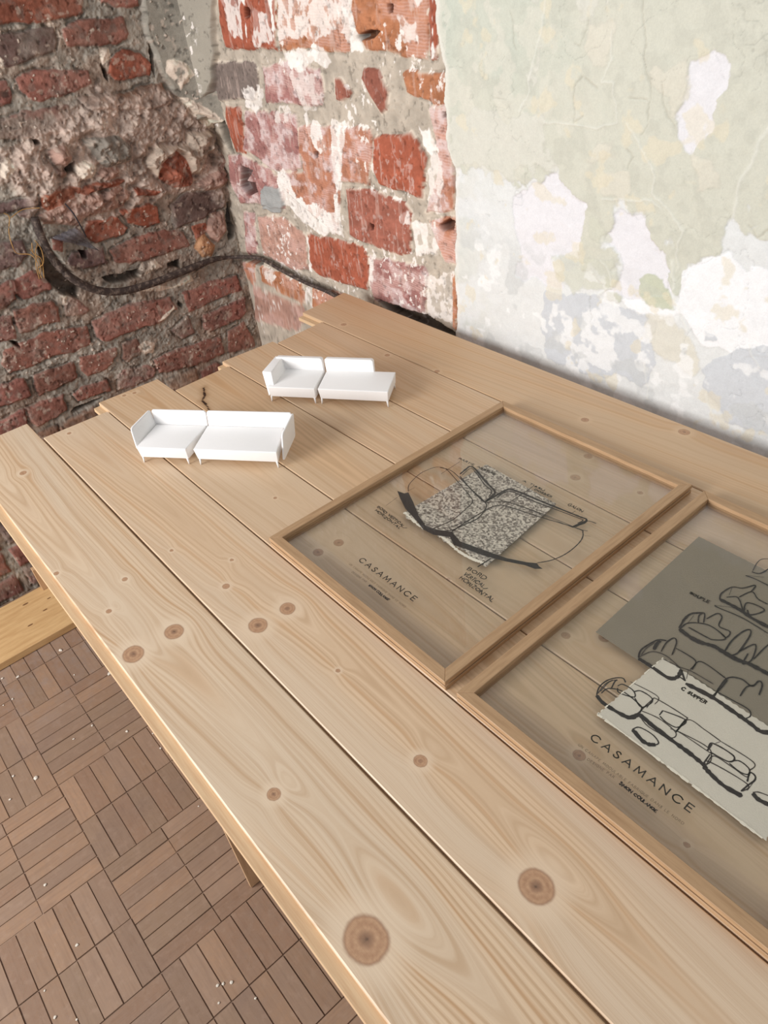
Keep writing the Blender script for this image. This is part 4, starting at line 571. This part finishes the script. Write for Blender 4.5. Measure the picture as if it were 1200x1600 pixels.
# single-stroke capitals on a 0..1 box: (advance, strokes)
GL = {'A': (.9, [[(0, 0), (.45, 1), (.9, 0)], [(.17, .36), (.73, .36)]]), 'B': (.7, [[(0, 0), (0, 1), (.5, 1), (.62, .76), (.5, .53), (0, .53)], [(.5, .53), (.7, .27), (.5, 0), (0, 0)]]),
 'C': (.95, [[(.9, .82), (.7, .96), (.48, 1), (.2, .9), (.03, .66), (0, .5), (.03, .34), (.2, .1), (.48, 0), (.7, .04), (.9, .18)]]),
 'D': (.85, [[(0, 0), (0, 1), (.4, 1), (.72, .85), (.85, .5), (.72, .15), (.4, 0), (0, 0)]]), 'E': (.62, [[(.6, 1), (0, 1), (0, 0), (.6, 0)], [(0, .52), (.52, .52)]]),
 'F': (.6, [[(.6, 1), (0, 1), (0, 0)], [(0, .52), (.5, .52)]]), 'G': (.95, [[(.88, .82), (.66, .97), (.4, .98), (.1, .78), (0, .5), (.1, .2), (.4, .0), (.7, .03), (.9, .2), (.9, .48), (.55, .48)]]),
 'H': (.75, [[(0, 0), (0, 1)], [(.72, 0), (.72, 1)], [(0, .5), (.72, .5)]]), 'I': (.1, [[(.04, 0), (.04, 1)]]), 'L': (.55, [[(0, 1), (0, 0), (.52, 0)]]),
 'M': (1.0, [[(0, 0), (.12, 1), (.5, .18), (.88, 1), (1, 0)]]), 'N': (.8, [[(0, 0), (0, 1), (.78, 0), (.78, 1)]]),
 'O': (1.0, [[(.5, 1), (.15, .86), (0, .5), (.15, .14), (.5, 0), (.85, .14), (1, .5), (.85, .86), (.5, 1)]]), 'P': (.62, [[(0, 0), (0, 1), (.45, 1), (.6, .76), (.45, .5), (0, .5)]]),
 'Q': (1.0, [[(.5, 1), (.15, .86), (0, .5), (.15, .14), (.5, 0), (.85, .14), (1, .5), (.85, .86), (.5, 1)], [(.6, .3), (.98, -.06)]]), 'R': (.66, [[(0, 0), (0, 1), (.45, 1), (.6, .76), (.45, .5), (0, .5)], [(.35, .5), (.64, 0)]]),
 'S': (.6, [[(.55, .84), (.42, .97), (.24, .98), (.08, .84), (.12, .66), (.42, .46), (.56, .28), (.48, .08), (.28, 0), (.1, .05), (0, .2)]]), 'T': (.65, [[(0, 1), (.65, 1)], [(.33, 1), (.33, 0)]]),
 'U': (.72, [[(0, 1), (0, .3), (.15, .04), (.36, 0), (.57, .04), (.72, .3), (.72, 1)]]), 'V': (.8, [[(0, 1), (.4, 0), (.8, 1)]]), 'Z': (.68, [[(0, 1), (.66, 1), (0, 0), (.68, 0)]]), '/': (.7, [[(0, -.15), (.75, .75)]])}
def text_mesh(name, s, a, b, hgt, wt, z, mat, parent, org):
    """lettering drawn as pen strokes along the line a-b"""
    a = np.array(a)/10000; b = np.array(b)/10000; d = b-a; L = np.hypot(*d); d /= L; n_ = np.array([-d[1], d[0]]); h = hgt/10000
    gap = .55 if s == 'CASAMANCE' else (.42 if wt < 0 else .26); rs = random.Random(len(s)*7+int(L*1e4)); hand = wt > .025
    tot = sum((GL[c][0] if c in GL else .45)+gap for c in s)-gap; bm = bmesh.new(); x = 0; pw = {9: .00085}.get(len(s), .0009) if not hand else .0010
    if s == 'CASAMANCE': pw = .00125
    if wt < 0: pw = .00036
    if 'COULANGE' in s: pw = .0008
    for c in s:
        adv, st = GL.get(c, (.45, []))
        jy = rs.uniform(-.12, .12) if hand else 0; js = rs.uniform(.8, 1.12) if hand else 1
        for pl in st:
            P = []
            for (u, v) in pl:
                if hand: u += rs.uniform(-.07, .07); v = v*js+jy+rs.uniform(-.07, .07)
                P.append(a-org+d*(x+u)/tot*L+n_*v*h)
            curve = c in 'BCDGOPQRSU' and len(pl) > 3
            Q = catmull(P, 4) if curve and c in 'COQSGU' else P
            for i in range(len(Q)-1):
                e = Q[i+1]-Q[i]; l_ = np.hypot(*e)+1e-9; e = e/l_; nn = np.array([-e[1], e[0]])*pw*.5*(rs.uniform(.8, 1.3) if hand else 1)
                q0 = Q[i]-e*pw*.35; q1 = Q[i+1]+e*pw*.35
                bm.faces.new([bm.verts.new((*p_, z)) for p_ in (q0-nn, q1-nn, q1+nn, q0+nn)])
        x += adv+gap
    return bm_obj(name, bm, mat, parent)
def frame(x0, y0, label, texts, strokes, band, inkz=.00735):
    W_, L_ = .320, .434; h = .0136; rw = .0125; x1 = x0+W_; y1 = y0+L_; r = empty('picture_frame', (x0, y0, H)); org = np.array([x0, y0])
    for k in range(4):
        bm = bmesh.new()
        for (z0, z1, ins) in ((.0002, .0053, 0), (.0052, .0079, .0045), (.0078, h, 0)):
            o_ = ins; i_ = rw
            A = [(o_, o_), (W_-o_, o_), (W_-i_, i_), (i_, i_)]; B = [(W_-o_, o_), (W_-o_, L_-o_), (W_-i_, L_-i_), (W_-i_, i_)]
            C_ = [(W_-o_, L_-o_), (o_, L_-o_), (i_, L_-i_), (W_-i_, L_-i_)]; D = [(o_, L_-o_), (o_, o_), (i_, i_), (i_, L_-i_)]
            q = (A, B, C_, D)[k]
            hexa(bm, [(*p_, z0) for p_ in q]+[(*p_, z1) for p_ in q], .0005 if ins == 0 else 0, 1)
        bm_obj('frame_rail', bm, M_rail_x if k in (0, 2) else M_rail_y, r)
    for z0, z1 in ((.0052, .0062), (.0077, .0087)):
        bm = bmesh.new(); hexa(bm, boxp(rw-.001, W_-rw+.001, rw-.001, L_-rw+.001, z0, z1)); bm_obj('glass_pane', bm, M_glass, r)
    rs = random.Random(2)
    for mat, sel in ((M_ink2, lambda w_: w_ < 7), (M_ink, lambda w_: w_ >= 7)):
        bm = bmesh.new()
        for wd, pl in strokes:
            if sel(wd):
                pl = [np.array(p_)-org for p_ in tt(pl)]
                pl = [np.clip(p_, rw+.001, [W_-rw-.001, L_-rw-.001]) for p_ in pl]
                ribbon(bm, pl, wd*(.00018 if wd < 10 else .00023), inkz if wd < 10 else inkz+.00005, rs)
        if mat is M_ink and band:
            v = [bm.verts.new((*(np.array(p_)-org), inkz+.0001)) for p_ in tt(band)]; bm.faces.new(v)
        o = bm_obj('sketch_lines', bm, mat, r)
    for i, (s, a, b, hg, wt) in enumerate(texts):
        text_mesh('lettering', s, a, b, hg, wt, inkz, M_prt2 if wt < 0 else M_prt, r, org)
    tag(r, label, 'picture frame', 'wooden double-glass frames lying on the table'); return r
fA = frame(0, .0012, 'wooden frame holding a sofa close-up sketch over speckled tweed fabric', D_['A_tx'], D_['A_st'], D_['A_band'])
fB = frame(.3366, .0004, 'wooden frame with sketched rows of sofas over grey and cream fabric', D_['B_tx'], D_['B_st'], None)
def fabric(name, quad, z, mat, parent, org, zig=0, torn=None, label=None, seed=1, n=60):
    """quad corners in order; edges may be pinked (zig) or torn (index list)"""
    rs = random.Random(seed); pts = []
    for i in range(4):
        a = np.array(quad[i]); b = np.array(quad[(i+1) % 4]); L = np.hypot(*(b-a)); d = (b-a)/L; nn = np.array([-d[1], d[0]])
        m = int(L/.0032); m += m % 2
        for j in range(m):
            off = (zig if j % 2 else -zig)*rs.uniform(.6, 1.2)
            if torn and i in torn: off = rs.uniform(-.0016, .0016)+.0022*math.sin(j*.33)+.0012*math.sin(j*.9+1)
            pts.append(a+d*L*j/m+nn*off)
    bm = bmesh.new(); lo = [bm.verts.new((*(p_-org), z)) for p_ in pts]; hi = [bm.verts.new((*(p_-org), z+.0004)) for p_ in pts]
    bm.faces.new(lo); bm.faces.new(hi)
    for i in range(len(pts)): bm.faces.new((lo[i], lo[(i+1) % len(pts)], hi[(i+1) % len(pts)], hi[i]))
    o = bm_obj(name, bm, mat, parent)
    if label: o['label'] = label
    return o, pts
t = NT('tweed'); o_ = t.obj(); v = t.n('ShaderNodeTexVoronoi'); v.inputs['Scale'].default_value = 420; t.l(o_, v.inputs['Vector'])
sp = t.n('ShaderNodeSeparateColor'); t.l(v.outputs['Color'], sp.inputs[0]); n_ = t.noise(o_, 260, 3, .7)
f_ = t.math('ADD', t.math('MULTIPLY', sp.outputs[0], .6), t.math('MULTIPLY', n_, .5))
c_t = t.mix(t.ramp(f_, (.25, .85)), lin(112, 102, 94), lin(214, 204, 188)); t.bsdf(c_t, .95, .1, f_, .5, .001); M_tweed = t.m
def mat_cloth(name, c, var, sc):
    t = NT(name); o_ = t.obj(); n1 = t.noise(o_, sc, 4, .7); n2 = t.noise(o_, 30, 3, .6)
    cc = t.mix(t.math('ADD', t.math('MULTIPLY', n1, .6), t.math('MULTIPLY', n2, .4)), tuple(np.array(c)*(1-var)), tuple(np.array(c)*(1+var)))
    t.bsdf(cc, .95, .1, n1, .4, .0008); return t.m
M_grey = mat_cloth('grey_felt', lin(140, 130, 114), .16, 700); M_crm = mat_cloth('cream_linen', lin(216, 208, 192), .14, 900); M_fray = mat_cloth('pale_fray', lin(240, 232, 214), .08, 900)
oA = np.array([0, .0012]); oB = np.array([.3366, .0004])
sA, _ = fabric('fabric_swatch', tt(D_['A_fab']), .0064, M_tweed, fA, oA, .0005, (3,), 'speckled grey and beige tweed')
def fray(pts_line, z, mat, parent, org, w0, seed, gaps=0.0):
    rs = random.Random(seed); bm = bmesh.new(); P = catmull(pts_line, 14)
    for i in range(len(P)-1):
        if rs.random() < gaps: continue
        a = P[i]-org; b = P[i+1]-org; d = b-a; n = np.array([-d[1], d[0]])/(np.hypot(*d)+1e-9); w_ = w0*rs.uniform(.3, 1.2)
        q = [a-n*w_*.6, b-n*w_*.6, b+n*w_*.5, a+n*w_*.5]
        hexa(bm, [(*p_, z) for p_ in q]+[(*p_, z+.0005) for p_ in q])
    return bm_obj('frayed_edge', bm, mat, parent)
qa = [np.array(p_) for p_ in tt(D_['A_fab'])]
fl_ = [qa[0]+(qa[3]-qa[0])*s_+np.array([0, o_]) for s_, o_ in ((0, .002), (.12, -.0005), (.25, -.003), (.4, .001), (.55, .0005), (.7, -.003), (.85, -.002), (.97, .003))]
fray(fl_, .00645, M_fray, sA, oA, .0035, 5)
gq = [(.3749, .3616), (.3805, .1610), (.640, .1560), (.636, .357)]
fabric('fabric_swatch', gq, .00635, M_grey, fB, oB, .0002, None, 'plain taupe grey felt', 3)
wq = [(.4480, .1788), (.4439, .0801), (.6074, .0766), (.6105, .1750)]
sB, _ = fabric('fabric_swatch', wq, .0068, M_crm, fB, oB, .0006, None, 'cream cloth with pinked edges', 4)
fray([np.array(p_) for p_ in ((.4439, .0801), (.50, .0795), (.55, .0782), (.6074, .0766))], .0070, M_fray, sB, oB, .0022, 8, .1)
fray([np.array(p_) for p_ in ((.4480, .1788), (.446, .13), (.4439, .0801))], .0070, M_fray, sB, oB, .0012, 9, .3)

# ---------------------------------------------------------------- model sofas
M_white = mat_flat('white_print_plastic', lin(244, 242, 240), .5, .3, .015, 200)
def sofa_module(name, org, ang, label, plan, seat_z=(.0095, .0290), back=None, arm=None, plate=None, legs=None, group='white miniature sofa modules'):
    r = empty(name, (org[0], org[1], H), ang)
    bm = bmesh.new(); c = np.mean(np.array(plan), axis=0)
    lo = [(c[0]+(p_[0]-c[0])*.97, p_[1]+(.0025 if p_[1] < .01 else 0), seat_z[0]) for p_ in plan]
    hexa(bm, lo+[(*p_, seat_z[1]) for p_ in plan], .0014, 3); bm_obj('seat', bm, M_white, r, True)
    for nm, lst in (('backrest', back), ('armrest', arm), ('armrest', plate)):
        for pts in (lst or []):
            bm = bmesh.new(); cn = [(4, 7), (5, 6)]+([(0, 3), (1, 2)] if lst is plate else []); hexa(bm, pts, .0011 if lst is not arm else .0016, 3, None if lst is arm else cn, .0042); bm_obj(nm, bm, M_white, r, True)
    for (u, n) in legs:
        bm = bmesh.new(); s_ = .001 if u > c[0] else -.001; t_ = -.0006 if n < .03 else .0006
        tube(bm, [(u, n, .0115), (u+s_*.6, n+t_, .005), (u+s_, n+t_*2, .0)], [.0019, .0014, .0010], 8); bm_obj('leg', bm, M_white, r, True)
    tag(r, label, 'model sofa', group)
    return r
def slab(b0, b1, t0, t1, th, z0=None):
    """plate from bottom line b0-b1 to top line t0-t1 with thickness vector th"""
    th = np.array(th); f = lambda p_: tuple(np.array(p_)); g = lambda p_: tuple(np.array(p_)+th)
    return [f(b0), f(b1), g(b1), g(b0), f(t0), f(t1), g(t1), g(t0)]
O1 = (-.310, -.031); A1 = math.radians(37.7)
sofa_module('sofa_module', O1, A1, 'white model corner seat with flared left arm, front pair of models on the table',
    [(0, 0), (.0815, 0), (.088, .064), (.003, .064)],
    back=[slab((.002, .0635, .011), (.0885, .0635, .011), (-.0015, .069, .052), (.0905, .069, .052), (0, .003, 0))],
    plate=[slab((.002, .0, .024), (.0035, .065, .020), (-.0155, .026, .0455), (-.0035, .071, .052), (-.0026, 0, 0))],
    legs=[(.004, .004), (.077, .004), (.083, .060), (.008, .060)])
sofa_module('sofa_module', O1, A1, 'white model long seat with flared right arm plate, front pair of models on the table',
    [(.0934, 0), (.2245, 0), (.2135, .064), (.0900, .064)],
    back=[slab((.0900, .0635, .011), (.2150, .0635, .011), (.0918, .069, .052), (.2290, .069, .052), (0, .003, 0))],
    plate=[slab((.2265, .008, .008), (.2260, .068, .012), (.2262, .0235, .0445), (.2295, .071, .052), (.0028, 0, 0))],
    legs=[(.098, .004), (.2195, .004), (.210, .060), (.094, .060)])
O2 = (-.307, .204); A2 = math.radians(34.7)
sofa_module('sofa_module', O2, A2, 'white model corner seat with thick boxy left arm, rear pair of models on the table',
    [(0, 0), (.0834, 0), (.0800, .062), (.004, .062)],
    back=[[(.002, .0605, .010), (.0795, .0605, .010), (.0795, .067, .010), (.002, .067, .010), (-.006, .0625, .050), (.0775, .0625, .050), (.0775, .0715, .049), (-.006, .0715, .049)]],
    arm=[[(-.001, .001, .010), (.012, .002, .024), (.012, .064, .024), (-.001, .067, .010), (-.0127, .0180, .0465), (.0047, .0172, .0465), (.006, .066, .048), (-.0085, .071, .048)]],
    legs=[(.003, .004), (.079, .004), (.076, .058), (.007, .058)])
sofa_module('sofa_module', O2, A2, 'white model chaise seat with short backrest and open right end, rear pair of models',
    [(.0885, 0), (.2066, 0), (.2030, .064), (.0840, .064)],
    back=[[(.0840, .0605, .010), (.1670, .0605, .010), (.1670, .067, .010), (.0840, .067, .010), (.0820, .0625, .050), (.1665, .0625, .050), (.1660, .0715, .049), (.0820, .0715, .049)]],
    legs=[(.092, .004), (.2025, .004), (.199, .060), (.088, .060)])

# ---------------------------------------------------------------- old cable, fibres and scrap on the brick wall
t = NT('old_cable_sheath'); o_ = t.obj(); n1 = t.noise(o_, 90, 5, .7); c_ = t.mix(t.ramp(n1, (.45, .75)), lin(70, 60, 56), lin(140, 124, 112)); t.bsdf(c_, .85, .2, n1, .6, .002); M_cable = t.m
P = [Vector((XL+.013+.013*math.sin(math.pi*min(i/8, 1)), a, b)) for i, (a, b) in enumerate(mm(D_['CB']))]
P2 = [Vector((a, YB-.0105, b)) for a, b in mm(D_['CM'])]
P[-1] = Vector((XL+.02, YB-.035, P[-1].z)); P2 = [p_ for p_ in P2 if p_.x > XL+.04]
allp = [tuple(p_) for p_ in P]+[tuple(p_) for p_ in P2]
cp = catmull(allp, 6); rr = [.0088 if i < 44 else max(.0044, .0088-(i-44)*.0005) for i in range(len(cp))]
bm = bmesh.new(); tube(bm, cp, rr, 12); tag(bm_obj('cable', bm, M_cable, None, True), 'thick old dark cable sagging across the ruined brick wall into the corner', 'cable')
M_hemp = mat_flat('hemp_fibre', lin(176, 136, 84), .9, .1)
cu = bmesh.new(); rs = random.Random(9)
for l in D_['HS']:
    pp = [(XL+.022+rs.uniform(0, .012), a, b) for a, b in mm(l)]; tube(cu, catmull(pp, 5), .0009, 5)
tag(bm_obj('hemp_fibre', cu, M_hemp), 'tangle of tan hemp fibres hanging beside the upper end of the dark cable', 'fibres')
bm = bmesh.new(); tube(bm, catmull([(XL+.03+.01*math.sin(i), a, b) for i, (a, b) in enumerate(mm(D_['WR']))], 6), .0016, 6)
tag(bm_obj('thin_wire', bm, mat_flat('dark_wire', lin(50, 46, 50), .6, .3)), 'short thin dark wire curving down above the crumpled plastic scrap', 'wire')
t = NT('dusty_plastic_film'); tr = t.n('ShaderNodeBsdfTransparent'); b_ = t.n('ShaderNodeBsdfPrincipled'); b_.inputs['Base Color'].default_value = (.22, .20, .23, 1); b_.inputs['Roughness'].default_value = .25
mx = t.n('ShaderNodeMixShader'); mx.inputs[0].default_value = .42; t.l(tr.outputs[0], mx.inputs[1]); t.l(b_.outputs[0], mx.inputs[2]); t.l(mx.outputs[0], t.out.inputs[0])
bm = bmesh.new(); pl = mm(D_['PL']); ctr = np.mean(np.array(pl), axis=0); rows = []
tip = np.array(mm(D_['PL'])[4]); s0 = np.array(pl[0]); s1 = np.array(pl[2])
for i in range(9):
    e_ = s0+(s1-s0)*i/8; rows.append([bm.verts.new((XL+.012+.010*(i % 2)+.006*math.sin(j*1.3), *(e_+(tip-e_)*j/6))) for j in range(7)])
for i in range(8):
    for j in range(6): bm.faces.new((rows[i][j], rows[i+1][j], rows[i+1][j+1], rows[i][j+1]))
o = bm_obj('plastic_scrap', bm, t.m, None, True); so = o.modifiers.new('s', 'SOLIDIFY'); so.thickness = .0003
tag(o, 'crumpled clear plastic scrap caught on the brick wall inside the loop of the cable', 'plastic scrap')
